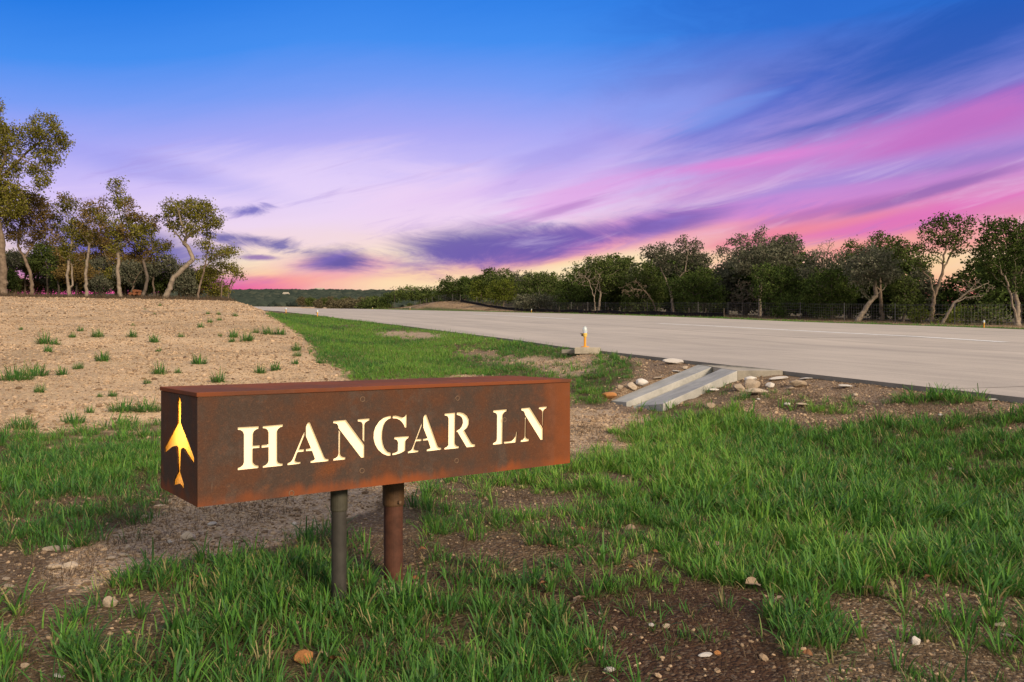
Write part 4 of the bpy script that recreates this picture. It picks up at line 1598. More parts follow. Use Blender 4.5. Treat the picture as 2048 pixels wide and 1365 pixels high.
# ------------------------------------------------------------------ the tree line beyond the runway
G_R = 'trees in the thick line beyond the runway'
dense = dict(group=G_R, gnarl=.35, leaf_size=.085, spread=.15, leaf_n=14, step=.2)
R_TREES = [
    ('cedar_tree', 'big dark cedar at the right edge of the photo with a split pale trunk', cr, 39.5, [[(2010, 780), (1990, 680), (1960, 580)], [(2010, 780), (2035, 640), (2030, 520)]],
     [(1880, 170, 90, 60), (2000, 170, 80, 60), (1870, 280, 120, 70), (2010, 300, 90, 90), (1900, 400, 110, 60), (1990, 470, 90, 80), (2080, 300, 90, 150), (1830, 330, 60, 60)], 'leaf_cedar', 1500, .20, 'bark_pale', 101),
    ('oak_tree', 'tall airy oak with pink sky showing through, left of the big right-edge cedar', cr, 40, [[(1480, 740), (1500, 610), (1545, 450), (1560, 300), (1580, 180)], [(1545, 450), (1620, 330), (1680, 200)], [(1500, 610), (1480, 480), (1400, 380)]],
     [(1580, 140, 95, 55, .8), (1480, 190, 65, 55, .7), (1690, 160, 45, 60, .8), (1600, 240, 110, 50, .6), (1440, 290, 60, 40, .5), (1410, 380, 60, 50, .6), (1660, 300, 50, 50, .5)], 'leaf_dark', 470, .17, 'bark', 103),
    ('oak_tree', 'leaning oak with a thick bare trunk bent right behind the wire fence', cr, 38.6, [[(1028, 745), (1085, 650), (1140, 590), (1195, 530)], [(1140, 590), (1130, 480), (1110, 380)]],
     [(1100, 420, 140, 90), (1040, 480, 80, 70), (1190, 450, 90, 70), (1140, 330, 90, 50), (1010, 390, 60, 60)], 'leaf_grey', 900, .22, 'bark_pale', 105),
    ('oak_tree', 'oak with several rounded tops behind the leaning oak', cr, 42, [[(1180, 720), (1170, 560), (1160, 400), (1140, 290)], [(1160, 400), (1250, 330), (1290, 270)], [(1170, 560), (1040, 420), (990, 290)]],
     [(1165, 245, 75, 42), (1290, 265, 60, 38), (985, 275, 42, 40), (1050, 310, 60, 40), (1240, 340, 100, 50), (1330, 330, 60, 60), (1100, 360, 120, 50)], 'leaf_dark', 900, .17, 'bark', 107),
    ('oak_tree', 'broad domed oak, the widest crown of the tree line behind the runway', cr, 41, [[(430, 720), (430, 560), (450, 420), (440, 280)], [(430, 500), (330, 400), (320, 280)], [(450, 420), (540, 340), (590, 280)]],
     [(440, 200, 36, 42), (400, 270, 70, 50), (580, 270, 95, 60), (640, 310, 60, 60), (310, 270, 60, 60, .8), (210, 310, 50, 40, .6), (470, 350, 180, 70), (360, 400, 110, 60)], 'leaf_grey', 1300, .2, 'bark_pale', 109),
    ('cedar_tree', 'dark cedar under the broad domed oak', cr, 39.5, [[(560, 730), (560, 560)]], [(520, 470, 120, 80), (640, 520, 90, 80), (560, 600, 120, 70), (460, 560, 60, 80)], 'leaf_cedar', 800, .14, 'bark_dark', 111),
    ('dead_tree', 'bare dead treetop standing above the line, right of the broad domed oak', cr, 40.5, [[(790, 720), (810, 560), (815, 420), (825, 310)], [(815, 420), (850, 340), (870, 260)], [(815, 440), (770, 340)]],
     [(820, 290, 60, 50, .8), (860, 270, 30, 40), (780, 320, 30, 40)], None, 150, .11, 'bark_pale', 113),
    ('oak_tree', 'greyish twiggy oak below the bare dead treetop', cr, 41, [[(800, 720), (790, 560), (780, 420)]], [(780, 350, 70, 45, .7), (890, 350, 60, 40, .7), (820, 430, 110, 50), (720, 430, 60, 50)], 'leaf_grey', 520, .14, 'bark_pale', 115),
    ('cedar_tree', 'dark cedar filling the middle between the dead treetop and the leaning oak', cr, 39.8, [[(870, 730), (870, 560)]], [(860, 500, 110, 90), (760, 560, 90, 90), (950, 560, 80, 100), (850, 640, 120, 70)], 'leaf_cedar', 800, .14, 'bark_dark', 117),
    ('cedar_tree', 'dark cedar in the gap left of the airy oak', cr, 41.5, [[(1310, 730), (1320, 560)]], [(1320, 540, 90, 90), (1380, 620, 80, 80), (1280, 640, 80, 70)], 'leaf_dark', 520, .12, 'bark_dark', 119),
    ('dead_tree', 'grey fallen branches leaning left under the right-edge cedar', cr, 39, [[(1545, 730), (1620, 630), (1720, 560), (1830, 510)], [(1620, 630), (1700, 600), (1800, 590)], [(1720, 560), (1780, 480)]],
     [(1800, 540, 90, 50, .8), (1720, 590, 80, 40), (1680, 520, 60, 50, .6)], None, 170, .12, 'bark_pale', 121),
    ('brush', 'yellow-green low brush behind the wire fence under the airy oak', cr, 38.8, [[(1420, 750), (1420, 700)]], [(1400, 700, 70, 45), (1360, 715, 50, 30), (1660, 690, 60, 45), (1600, 720, 60, 30)], 'leaf_yellow', 330, .05, 'bark', 123),
    ('brush', 'dull green brush behind the wire fence near the right edge', cr, 39, [[(1800, 765), (1800, 700)]], [(1800, 690, 90, 55), (1880, 700, 70, 60), (1720, 710, 60, 40)], 'leaf_dark', 420, .05, 'bark', 125),
    ('cedar_tree', 'green cedar shoots at the foot of the broad domed oak', cr, 38.6, [[(590, 740), (590, 640)]], [(590, 640, 60, 60), (690, 640, 60, 50), (880, 660, 50, 50), (560, 690, 60, 30)], 'leaf_cedar', 420, .06, 'bark_dark', 127),
    ('dead_tree', 'tangle of dry reddish branches behind the fence below the domed oak', cr, 38.8, [[(320, 725), (325, 620), (310, 520)], [(325, 620), (390, 560)], [(325, 650), (280, 580)]],
     [(330, 570, 80, 80), (390, 620, 60, 60), (280, 640, 50, 60), (460, 660, 60, 50)], None, 330, .06, 'bark_dark', 129),
    ('oak_tree', 'grey lichened oak with a long bare slanting trunk, middle of the tree line', cm, 40, [[(1892, 600), (1860, 430), (1800, 290), (1770, 210)], [(1860, 430), (1950, 320), (1960, 200), (1930, 120)]],
     [(1760, 200, 80, 48, .7), (1840, 165, 40, 40, .7), (1935, 140, 36, 36), (1960, 210, 80, 60), (2010, 170, 60, 50), (1870, 260, 90, 60), (2040, 260, 80, 60)], 'leaf_grey', 900, .17, 'bark_pale', 131),
    ('cedar_tree', 'dark cedar right of the slanting grey trunk', cm, 39.6, [[(2000, 600), (2000, 450)]], [(1960, 420, 110, 80), (2060, 400, 100, 100), (2000, 510, 110, 70), (2120, 480, 90, 90)], 'leaf_cedar', 800, .14, 'bark_dark', 133),
    ('cedar_tree', 'dark cedar left of the slanting grey trunk', cm, 40.2, [[(1700, 600), (1700, 450)]], [(1700, 350, 90, 80), (1760, 440, 90, 90), (1640, 440, 90, 90), (1700, 530, 120, 60)], 'leaf_dark', 800, .14, 'bark_dark', 135),
    ('dead_tree', 'dry red-brown branch leaning down behind the fence, middle of the tree line', cm, 38.7, [[(1780, 590), (1760, 510), (1700, 440), (1650, 380)], [(1700, 440), (1640, 430)]],
     [(1660, 410, 60, 45), (1700, 470, 50, 40), (1590, 440, 60, 40)], None, 190, .09, 'bark', 137),
    ('oak_tree', 'rounded green oak with a pale dead crown on its left, middle of the tree line', cm, 40.5, [[(1420, 590), (1430, 450), (1410, 320)], [(1430, 450), (1350, 370), (1310, 320)]],
     [(1390, 255, 60, 32), (1450, 290, 80, 50), (1350, 330, 80, 50), (1560, 300, 70, 55), (1290, 290, 36, 30), (1500, 380, 120, 60)], 'leaf_dark', 1000, .17, 'bark_pale', 139),
    ('dead_tree', 'pale bare crown against dark leaves, middle of the tree line', cm, 39.6, [[(1400, 590), (1390, 480), (1360, 380), (1330, 350)], [(1390, 480), (1420, 380)]],
     [(1320, 350, 60, 45), (1390, 350, 60, 50), (1300, 380, 50, 30)], None, 260, .09, 'bark_pale', 141),
    ('cedar_tree', 'dark cedar behind the pale bare crown', cm, 41, [[(1270, 590), (1270, 450)]], [(1240, 380, 70, 70), (1300, 440, 90, 80), (1220, 480, 80, 80), (1480, 480, 110, 80)], 'leaf_cedar', 800, .14, 'bark_dark', 143),
    ('oak_tree', 'short rounded oak left of the pale bare crown', cm, 40.5, [[(1050, 575), (1050, 470), (1060, 400)], [(1050, 500), (990, 420)]], [(1040, 375, 95, 38), (980, 410, 70, 50), (1110, 400, 70, 50), (1050, 450, 120, 50)], 'leaf_dark', 700, .14, 'bark_pale', 145),
    ('brush', 'grey twiggy brush under the short rounded oak', cm, 39.5, [[(1090, 575), (1090, 520)]], [(1080, 510, 110, 50), (960, 510, 80, 45), (1190, 520, 90, 50)], 'leaf_grey', 500, .06, 'bark_pale', 147),
    ('oak_tree', 'round-topped tree standing above its neighbours near the brown mound', cm, 43, [[(830, 540), (830, 430), (825, 360)], [(830, 430), (760, 370)]], [(825, 335, 62, 30), (750, 360, 34, 26), (800, 380, 90, 40), (870, 360, 30, 30)], 'leaf_dark', 560, .15, 'bark_dark', 149),
    ('young_oak', 'bright yellow-green young oak behind the fence near the brown mound', cm, 40, [[(830, 545), (830, 450)]], [(830, 415, 80, 42), (880, 440, 50, 50), (770, 440, 50, 50), (830, 480, 90, 40)], 'leaf_yellow', 620, .11, 'bark', 151),
    ('young_oak', 'yellow-green bushy tree left of the bright young oak', cm, 40.3, [[(690, 530), (690, 450)]], [(670, 420, 50, 42), (720, 410, 40, 42), (690, 460, 70, 40)], 'leaf_yellow', 420, .11, 'bark', 153),
    ('cedar_tree', 'dense dark cedar beyond the brown mound with stripped lower trunks', cm, 41, [[(560, 515), (560, 440)], [(600, 510), (590, 450)]], [(500, 400, 70, 42), (580, 395, 70, 38), (540, 430, 110, 40), (460, 430, 50, 40)], 'leaf_cedar', 800, .13, 'bark_pale', 155),
    ('cedar_tree', 'low dark cedar beyond the left half of the mound', cm, 42, [[(330, 500), (330, 460)]], [(300, 450, 80, 36), (370, 450, 60, 30), (220, 460, 60, 40), (330, 475, 110, 30)], 'leaf_dark', 700, .11, 'bark_dark', 157),
    ('cedar_tree', 'last low cedars at the left end of the tree line', cm, 44, [[(140, 505), (140, 480)]], [(170, 470, 60, 34), (110, 495, 50, 28), (80, 510, 30, 22)], 'leaf_cedar', 500, .10, 'bark_dark', 159),
    ('dead_tree', 'small bare tree sticking up at the left end of the tree line', cm, 43, [[(155, 500), (150, 450), (140, 420)], [(150, 460), (170, 420)]], [(145, 425, 30, 22), (175, 420, 14, 18)], None, 80, .06, 'bark_dark', 161),
]
for nm, lb, cv, u, tr, lobes, lf, na, rb, bk, sd_ in R_TREES:
    kw = dict(dense)
    dd = at_u(u, cv(*tr[0][0])[0])[1]
    kf = max(1.0, dd / 60.0)
    kw.update(leaf_size=.068 * kf ** .8, spread=.14 * kf ** .8, step=.19 * kf ** .8)
    if nm == 'dead_tree':
        kw.update(gnarl=.5, step=.14 * kf, r_tip=.010 * kf)
    if nm == 'cedar_tree':
        kw.update(leaf_n=18, shell=.15)
    photo_tree(nm, lb, {'cedar_tree': 'cedar', 'oak_tree': 'tree', 'dead_tree': 'dead tree', 'brush': 'brush', 'young_oak': 'tree'}[nm], u, None, tr, lobes, sd_, cv,
               n_att=int(na * 1.0), r_base=rb * .72, leaf=lf, bark=bk, **kw)

# rank behind: cedars and oaks that close the gaps, copies of four made here
G_B = 'evergreens in the second rank of the tree line'
protos = []
for k, (lf, hgt, sd_) in enumerate((('leaf_cedar', 4.2, 201), ('leaf_dark', 4.8, 203), ('leaf_cedar', 3.4, 205), ('leaf_grey', 4.4, 207))):
    lobes = [((r_ * math.cos(a), r_ * math.sin(a), h), (w_, w_, .75), 1.0) for (r_, a, h, w_) in
             [(.0, 0, hgt * .86, .8), (.8, .4, hgt * .66, .9), (.8, 2.5, hgt * .62, .95), (.8, 4.4, hgt * .58, .9), (1.0, 1.4, hgt * .36, .9), (1.0, 3.4, hgt * .34, .9), (1.0, 5.4, hgt * .34, .9), (.3, 0, hgt * .2, .9)]]
    t = make_tree('cedar_tree', 'x', 'cedar', (0, 0, 0), [dict(pts=[(0, 0, 0), (.05, 0, hgt * .3), (-.05, .05, hgt * .6)])], lobes, sd_, r_base=.13, step=.22, n_att=520, leaf=lf, bark='bark_dark', leaf_n=16,
                  leaf_size=.10, spread=.17, group=G_B, shell=.15)
    protos.append(t)
BACK = [(2040, 45, .95), (1960, 47, .72), (1890, 46, .62), (1840, 45, .66), (1790, 46, .92), (1745, 45, .95), (1700, 46, .9), (1655, 45, .95), (1610, 46, 1.0), (1570, 45, 1.1), (1530, 46, 1.15), (1490, 45, 1.1),
        (1455, 46, .95), (1425, 45, .95), (1395, 46, 1.0), (1365, 45, 1.15), (1335, 46, 1.2), (1305, 45, 1.1), (1280, 46, 1.0), (1255, 45, 1.05), (1230, 46, 1.15), (1205, 45, 1.15), (1180, 46, 1.05), (1155, 45, .95),
        (1130, 47, .9), (1105, 45, .85), (1080, 46, .95), (1055, 45, .9), (1030, 46, .9), (1005, 45, .95), (980, 46, .95), (955, 45, .85), (930, 46, .95), (905, 46, .85), (880, 47, .8), (850, 48, .7), (820, 49, .65), (795, 50, .6), (772, 52, .55)]
order = ['first', 'second', 'third', 'fourth', 'fifth', 'sixth', 'seventh', 'eighth', 'ninth', 'tenth', 'eleventh', 'twelfth', 'thirteenth', 'fourteenth', 'fifteenth', 'sixteenth', 'seventeenth', 'eighteenth',
         'nineteenth', 'twentieth']
for i, (px, u, sc) in enumerate(BACK):
    t = protos[i % 4] if i < 4 else copy_tree(protos[(i * 7 + i // 4) % 4])
    x, y, s = at_u(u, px)
    t.location = (x, y, float(ground_z(x, y)) - .05)
    t.rotation_euler = (0, 0, i * 2.4)
    t.scale = (sc * 1.4, sc * 1.4, sc * 1.22)
    n = len(BACK)
    if i < 20:
        t['label'] = 'evergreen in the back rank of the tree line, %s from the right' % order[i]
    else:
        t['label'] = 'evergreen in the back rank of the tree line, %s from the left' % order[n - 1 - i]

# trees in the dip beyond the crest of the runway, only their tops in sight
G_D = 'trees in the dip beyond the runway crest'
dip_proto = []
for k, (lf, sd_) in enumerate((('leaf_drab', 301), ('leaf_dark', 303), ('leaf_drab', 305))):
    lobes = [((0, 0, 4.6), (1.9, 1.9, 1.2), 1), ((1.2, .4, 3.6), (1.5, 1.5, 1.1), 1), ((-1.2, -.3, 3.7), (1.5, 1.5, 1.1), 1), ((0, -.8, 2.4), (1.9, 1.6, 1.1), 1)]
    dip_proto.append(make_tree('scrub_tree', 'x', 'tree', (0, 0, 0), [dict(pts=[(0, 0, 0), (0, .1, 2.0), (.1, 0, 3.4)])], lobes, sd_, r_base=.14, step=.3, n_att=420, leaf=lf, leaf_n=8, leaf_size=.2, spread=.28,
                               group=G_D, shell=.1, bark='bark_pale', r_tip=.014))
DIP = sorted([(604, 262, 603, 0), (620, 250, 606, 1), (636, 240, 602, 0), (650, 248, 600, 1), (663, 236, 602, 2), (676, 226, 604, 0), (690, 232, 601, 2), (704, 220, 604, 0), (716, 226, 602, 1), (728, 214, 600, 2), (742, 205, 597, 1),
       (756, 200, 599, 1), (612, 300, 601, 2), (644, 300, 597, 0), (672, 290, 598, 1), (700, 280, 598, 0), (724, 270, 597, 2), (750, 260, 594, 1), (628, 330, 598, 1), (660, 330, 595, 2), (690, 320, 595, 1)])
seen = [0, 0, 0]
for i, (px, d, top, k) in enumerate(DIP):
    t = copy_tree(dip_proto[k]) if seen[k] else dip_proto[k]
    seen[k] += 1
    x = (px - CX) / FPX * d
    gz = float(ground_z(x, d))
    topz = EYE + (CY - top) / FPX * d
    t.location = (x, d, gz - .1)
    sc = max(.6, (topz - gz) / 5.3)
    w_ = min(sc * 1.1, 1.5)
    t.scale = (w_, w_, sc)
    t.rotation_euler = (0, 0, i * 1.9)
    kind = ['brown scrubby treetop', 'dark green treetop', 'greyish bare-looking treetop'][k]
    t['label'] = '%s beyond the runway crest, %s one of its colour from the left' % (kind, order[seen[k] - 1])

# ------------------------------------------------------------------ far wooded hills: one mass of crowns
def blob_mesh(name, seed):
    bm = bmesh.new()
    bmesh.ops.create_icosphere(bm, subdivisions=2, radius=1.0)
    r = random.Random(seed)
    for v in bm.verts:
        n = .75 + .5 * float(fbm(v.co.x * 1.7 + seed, v.co.y * 1.7 + v.co.z * 1.3, 3, seed))
        v.co *= n * r.uniform(.86, 1.12)
        v.co.z *= .85
    me = bpy.data.meshes.new(name)
    bm.to_mesh(me)
    bm.free()
    a = me.attributes.new('tone', 'FLOAT', 'POINT')
    for v in me.vertices:
        a.data[v.index].value = r.uniform(0, 1)
    return me


def scatter(name, pts, rot, scl, var, tint, sources, label, cat):
    """one object of uncountable small pieces, set out by geometry nodes"""
    coll = bpy.data.collections.new(name + '_pieces')
    for i, me in enumerate(sources):
        o = bpy.data.objects.new('%s_piece_%02d' % (name, i), me)
        coll.objects.link(o)
    me = bpy.data.meshes.new(name)
    pts = np.asarray(pts, np.float32)
    me.vertices.add(len(pts))
    me.vertices.foreach_set('co', pts.ravel())
    a = me.attributes.new('rot', 'FLOAT_VECTOR', 'POINT')
    a.data.foreach_set('vector', np.asarray(rot, np.float32).ravel())
    a = me.attributes.new('scl', 'FLOAT_VECTOR', 'POINT')
    a.data.foreach_set('vector', np.asarray(scl, np.float32).ravel())
    a = me.attributes.new('var', 'INT', 'POINT')
    a.data.foreach_set('value', np.asarray(var, np.int32))
    a = me.attributes.new('tint', 'FLOAT', 'POINT')
    a.data.foreach_set('value', np.asarray(tint, np.float32))
    me.update()
    ng = bpy.data.node_groups.new(name + '_scatter', 'GeometryNodeTree')
    ng.interface.new_socket('Geometry', in_out='INPUT', socket_type='NodeSocketGeometry')
    ng.interface.new_socket('Geometry', in_out='OUTPUT', socket_type='NodeSocketGeometry')
    gi = ng.nodes.new('NodeGroupInput')
    go = ng.nodes.new('NodeGroupOutput')
    iop = ng.nodes.new('GeometryNodeInstanceOnPoints')
    ci = ng.nodes.new('GeometryNodeCollectionInfo')
    ci.inputs['Collection'].default_value = coll
    ci.inputs['Separate Children'].default_value = True
    ci.inputs['Reset Children'].default_value = True

    def named(n, t):
        nd = ng.nodes.new('GeometryNodeInputNamedAttribute')
        nd.data_type = t
        nd.inputs['Name'].default_value = n
        return nd.outputs['Attribute']
    L = ng.links.new
    L(gi.outputs[0], iop.inputs['Points'])
    L(ci.outputs[0], iop.inputs['Instance'])
    iop.inputs['Pick Instance'].default_value = True
    L(named('var', 'INT'), iop.inputs['Instance Index'])
    e2r = ng.nodes.new('FunctionNodeEulerToRotation')
    L(named('rot', 'FLOAT_VECTOR'), e2r.inputs[0])
    L(e2r.outputs[0], iop.inputs['Rotation'])
    L(named('scl', 'FLOAT_VECTOR'), iop.inputs['Scale'])
    L(iop.outputs[0], go.inputs[0])
    o = link(name, me)
    md = o.modifiers.new('scatter', 'NODES')
    md.node_group = ng
    tag(o, label, cat, None, 'stuff')
    print(name, len(pts))
    return o


def mat_far():
    m, b, out = material('hazed_far_foliage')
    v = attr(b, 'tone')
    t = attr(b, 'tint', 'INSTANCER')
    f = b.math('ADD', b.math('MULTIPLY', v, .4), b.math('MULTIPLY', t, .6))
    c = b.ramp(f, [(0, (.026, .036, .030, 1)), (.6, (.042, .054, .042, 1)), (1, (.075, .078, .056, 1))])  # greyed greens: distance haze is mixed into the leaf colour
    principled(b, out, c, .95, spec=.0)
    return m


M['far'] = mat_far()
bl = [blob_mesh('far_crown', 401 + k) for k in range(3)]
for me in bl:
    me.materials.append(M['far'])
n = 9000
yy = rng.uniform(350, 900, n)
xx = rng.uniform(-.42, .05, n) * yy
uu, sv = us_of(xx, yy)
ok = (~((uu < 47) & (sv < 410))) & (uu > -40)
xx, yy = xx[ok], yy[ok]
zz = ground_z(xx, yy)
n = len(xx)
sc = rng.uniform(2.0, 4.2, n) * np.interp(yy, [350, 900], [.8, 1.25])
scatter('far_woods', np.stack([xx, yy, zz + sc * .25], 1), np.stack([np.zeros(n), np.zeros(n), rng.uniform(0, 6.28, n)], 1), np.stack([sc * 1.3, sc * 1.3, sc], 1), rng.integers(0, 3, n), rng.uniform(0, 1, n), bl,
        'dark green woods covering the far hills under the pink horizon', 'woods')


# small pale houses on the far hill
def build_house(px, py, d, w, dpt, h, label, rz):
    x = (px - CX) / FPX * d
    z = float(ground_z(x, d))
    top = EYE + (CY - py) / FPX * d
    h = max(h, top - z)
    r = thing('house', label, 'house', (x, d, z), rz, 'pale houses on the far hill')
    link('wall', MB().box((0, 0, h / 2), (w, dpt, h)).mesh('wall'), M['paint'], r)
    rf = MB()
    rf.hull([(-w * .56, -.05, h + 2.2), (w * .56, -.05, h + 2.2), (w * .56, .05, h + 2.2), (-w * .56, .05, h + 2.2)],
            [(-w * .56, -dpt * .6, h + .01), (w * .56, -dpt * .6, h + .01), (w * .56, dpt * .6, h + .01), (-w * .56, dpt * .6, h + .01)])
    link('roof', rf.mesh('roof'), M['pad'], r)
    for k in (-.3, 0, .3):
        link('window', MB().box((k * w, -dpt / 2 - .05, h - 1.6), (w * .14, .12, 1.3)).mesh('window'), M['fabric'], r)
    return r


build_house(639, 592, 760, 8, 7, 4, 'pale house with a grey roof on the far hill, right of the runway tip', .2)
build_house(572, 598, 620, 4, 4, 3, 'tiny pale house low on the far wooded hill, above the far end of the runway', -.3)


# ------------------------------------------------------------------ fences
def fence_line(u0, u1, s0, s1, n):
    ss_ = np.linspace(s0, s1, n)
    uu_ = np.linspace(u0, u1, n)
    P = []
    for u, s in zip(uu_, ss_):
        x, y = xy_of(u, s)
        P.append(Vector((x, y, float(ground_z(x, y)))))
    return P


def build_silt(path, h, label, r):
    root = thing('silt_fence', label, 'silt fence', path[0])
    o0 = Vector(path[0])
    V = []
    for i, p in enumerate(path):
        q = p - o0
        nx = .03 * math.sin(i * 1.7)
        hh = h * (1 + .12 * math.sin(i * .9) + r.uniform(-.08, .08))
        for dx, z in ((0, -.1), (nx, hh * .5), (0, hh), (.025, hh), (.025 + nx, hh * .5), (.025, -.1)):
            V.append((q.x + dx * DU[0], q.y + dx * DU[1], q.z + z))
    F = []
    for i in range(len(path) - 1):
        for k in range(6):
            j = (k + 1) % 6
            F.append((i * 6 + k, (i + 1) * 6 + k, (i + 1) * 6 + j, i * 6 + j))
    link('fabric', mesh_np('fabric', V, np.array(F)), M['fabric'], root)
    st = MB().box((0, 0, .3), (.04, .04, .9)).mesh('stake')
    for i in range(0, len(path), 2):
        o = link('stake', st, M['bark_dark'], root)
        o.location = path[i] - o0 + Vector((.05 * DU[0], .05 * DU[1], h * .5 - .25))
    return root


rr = random.Random(4)
sf = [at_u(36.0, px)[2] for px in (1440, 880)]
build_silt(fence_line(36.3, 39.2, sf[0], sf[1], 60), .32, 'low black fabric fence along the foot of the tree line and brown mound', rr)
p0 = np.array([(598 - CX) / FPX * 172, 172])
u_, s_ = us_of(*p0)
build_silt(fence_line(37, 46, 196, 262, 12), 1.6, 'short black fabric fence running down the slope beyond the runway crest', rr)


def build_wire_fence():
    P = fence_line(37.9, 39.6, 24, 150, 64)
    root = thing('wire_fence', 'tall grey wire mesh fence on thin posts in front of the tree line', 'fence', P[0])
    o0 = Vector(P[0])
    H = 1.08
    post = MB().cyl((0, 0, -.2), (0, 0, H + .06), .024, seg=8).mesh('fence_post')
    for i in range(0, len(P), 2):
        o = link('fence_post', post, M['wire'], root)
        o.location = P[i] - o0
    V = []
    F = []

    def bar(a, b, t):
        d = (b - a)
        n1 = Vector((-d.y, d.x, 0))
        n1 = n1.normalized() * t if n1.length > 1e-6 else Vector((t, 0, 0))
        n2 = d.cross(n1).normalized() * t
        k = len(V)
        for p in (a, b):
            V.extend([p + n1 + n2, p - n1 + n2, p - n1 - n2, p + n1 - n2])
        for q in range(4):
            j = (q + 1) % 4
            F.append((k + q, k + j, k + 4 + j, k + 4 + q))
    for h in (.06, .2, .34, .5, .66, .84, 1.02, H):
        for a, b in zip(P, P[1:]):
            bar(a - o0 + Vector((0, 0, h)), b - o0 + Vector((0, 0, h)), .0035)
    for a, b in zip(P[:40], P[1:41]):
        n = 10
        for k in range(n):
            p = a.lerp(b, k / n) - o0
            bar(p, p + Vector((0, 0, H)), .003)
    m = link('wire_mesh', mesh_np('wire_mesh', [tuple(v) for v in V], np.array(F)), M['wire'], root)
    m['kind'] = 'stuff'
    return root


build_wire_fence()


# cut logs heaped among the oaks
def build_logs():
    x0, y0, z0 = at(273, 598)
    x0, y0 = (273 - CX) / FPX * 45.0, 45.0
    z0 = float(ground_z(x0, y0))
    spots = [(-.19, 0), (0, 0), (.19, 0), (-.095, .15), (.095, .15)]
    labs = ['left log on the ground in the small heap of cut orange logs among the oaks', 'middle log on the ground in the small heap of cut orange logs among the oaks',
            'right log on the ground in the small heap of cut orange logs among the oaks', 'upper left log of the small heap of cut orange logs among the oaks', 'upper right log of the small heap of cut orange logs among the oaks']
    for k, (dx, dz) in enumerate(spots):
        r = .085
        me = MB().cyl((0, -.3, 0), (0, .3, 0), r, r * .9, 12).mesh('log', .01)
        o = link('log', me, M['wood'])
        o.location = (x0 + dx, y0 + rr.uniform(-.08, .08), z0 + r + dz + .12)
        o.rotation_euler = (0, 0, rr.uniform(-.25, .25))
        tag(o, labs[k], 'log', 'heap of cut logs')


build_logs()

# ------------------------------------------------------------------ grass
def tuft_mesh(name, seed, n, h0, h1, spread, width, lean, curl, mat, segs=4, dead=.06):
    r = random.Random(seed)
    V, F3, F4, tone, along = [], [], [], [], []
    for i in range(n):
        a = r.uniform(0, 2 * math.pi)
        rad = spread * math.sqrt(r.random())
        p = Vector((rad * math.cos(a), rad * math.sin(a), -.006))
        az = a + r.uniform(-1.1, 1.1)
        h = r.uniform(h0, h1) * (1 - .35 * rad / spread)
        w = width * r.uniform(.7, 1.3)
        tilt = r.uniform(.05, lean) * (.4 + rad / spread)
        cu = r.uniform(.15, curl)
        side = Vector((-math.sin(az + r.uniform(-.5, .5)), math.cos(az), 0)).normalized()
        t = r.random()
        base = len(V)
        ang = tilt
        cutoff = r.random() < .35
        for k in range(segs + 1):
            f = k / segs
            ww = w * (1 - f) ** .55 if not cutoff else w * (1 - .55 * f)
            if k == segs and not cutoff:
                V.append(tuple(p))
                tone.append(t)
                along.append(f)
            else:
                V.append(tuple(p - side * ww / 2))
                V.append(tuple(p + side * ww / 2))
                tone += [t, t]
                along += [f, f]
            d = Vector((math.cos(az) * math.sin(ang), math.sin(az) * math.sin(ang), math.cos(ang)))
            p = p + d * (h / segs)
            ang += cu / segs * (1 + f)
        for k in range(segs):
            b = base + 2 * k
            if k == segs - 1 and not cutoff:
                F3.append((b, b + 1, b + 2))
            else:
                F4.append((b, b + 1, b + 3, b + 2))
    fs = [np.array(F4, np.int32)]
    if F3:
        fs.append(np.array(F3, np.int32))
    me = mesh_np(name, V, fs, True, {'tone': tone, 'along': along})
    me.materials.append(M[mat])
    return me


lawn = [tuft_mesh('tuft', 500 + k, n, h0, h1, sp, w, le, cu, 'grass') for k, (n, h0, h1, sp, w, le, cu) in enumerate([
    (14, .05, .11, .035, .0052, .5, .9), (18, .06, .14, .045, .0062, .6, 1.1), (10, .08, .17, .03, .0080, .5, 1.0), (24, .03, .075, .05, .0036, .8, 1.2), (14, .06, .12, .06, .0060, .9, 1.6), (8, .09, .19, .022, .0088, .4, .8)])]
dry = [tuft_mesh('dry_tuft', 530 + k, n, h0, h1, sp, w, le, cu, 'dry') for k, (n, h0, h1, sp, w, le, cu) in enumerate([
    (22, .03, .06, .06, .0022, 2.2, 2.4), (26, .02, .05, .07, .0020, 2.6, 2.6), (14, .04, .09, .05, .0024, 1.6, 1.8)])]


def rnd_in(us_lo, us_hi, s_lo, s_hi, dens):
    n = int((us_hi - us_lo) * (s_hi - s_lo) * dens)
    u = rng.uniform(us_lo, us_hi, n)
    s = rng.uniform(s_lo, s_hi, n)
    return xy_of(u, s)


def in_view(x, y, margin=.06):
    t = 1024 / FPX + margin
    return (y > 1.6) & (np.abs(x) < t * y + .6)


def clump_noise(x, y):
    return fbm(x * 4.5, y * 4.5, 3, 111)


# lawn: thick near the camera, thinner where it is only a pixel high
GX, GY = [], []
for (a, b, c, d, q) in [(-4.5, 7.0, .4, 7.5, 900), (-5, 7.0, 7.5, 14, 380), (1.5, 7.0, 14, 24, 260), (1.0, 7.0, 24, 45, 110), (1.0, 7.0, 45, 90, 30), (33.1, 36, 20, 60, 40), (33.1, 36, 60, 175, 14)]:
    x, y = rnd_in(a, b, c, d, q)
    k = in_view(x, y)
    x, y = x[k], y[k]
    dn = grass_density(x, y)
    cn = clump_noise(x, y)
    u, s = us_of(x, y)
    pr = dn * np.where(s < 12, .22 + .78 * ss(.30, .55, cn), 1.0)
    k = rng.uniform(0, 1, len(x)) < pr
    GX.append(x[k])
    GY.append(y[k])
x, y = np.concatenate(GX), np.concatenate(GY)
z = ground_z(x, y)
n = len(x)
u, s = us_of(x, y)
hn = fbm(x * .9 + 3, y * .9, 3, 131)
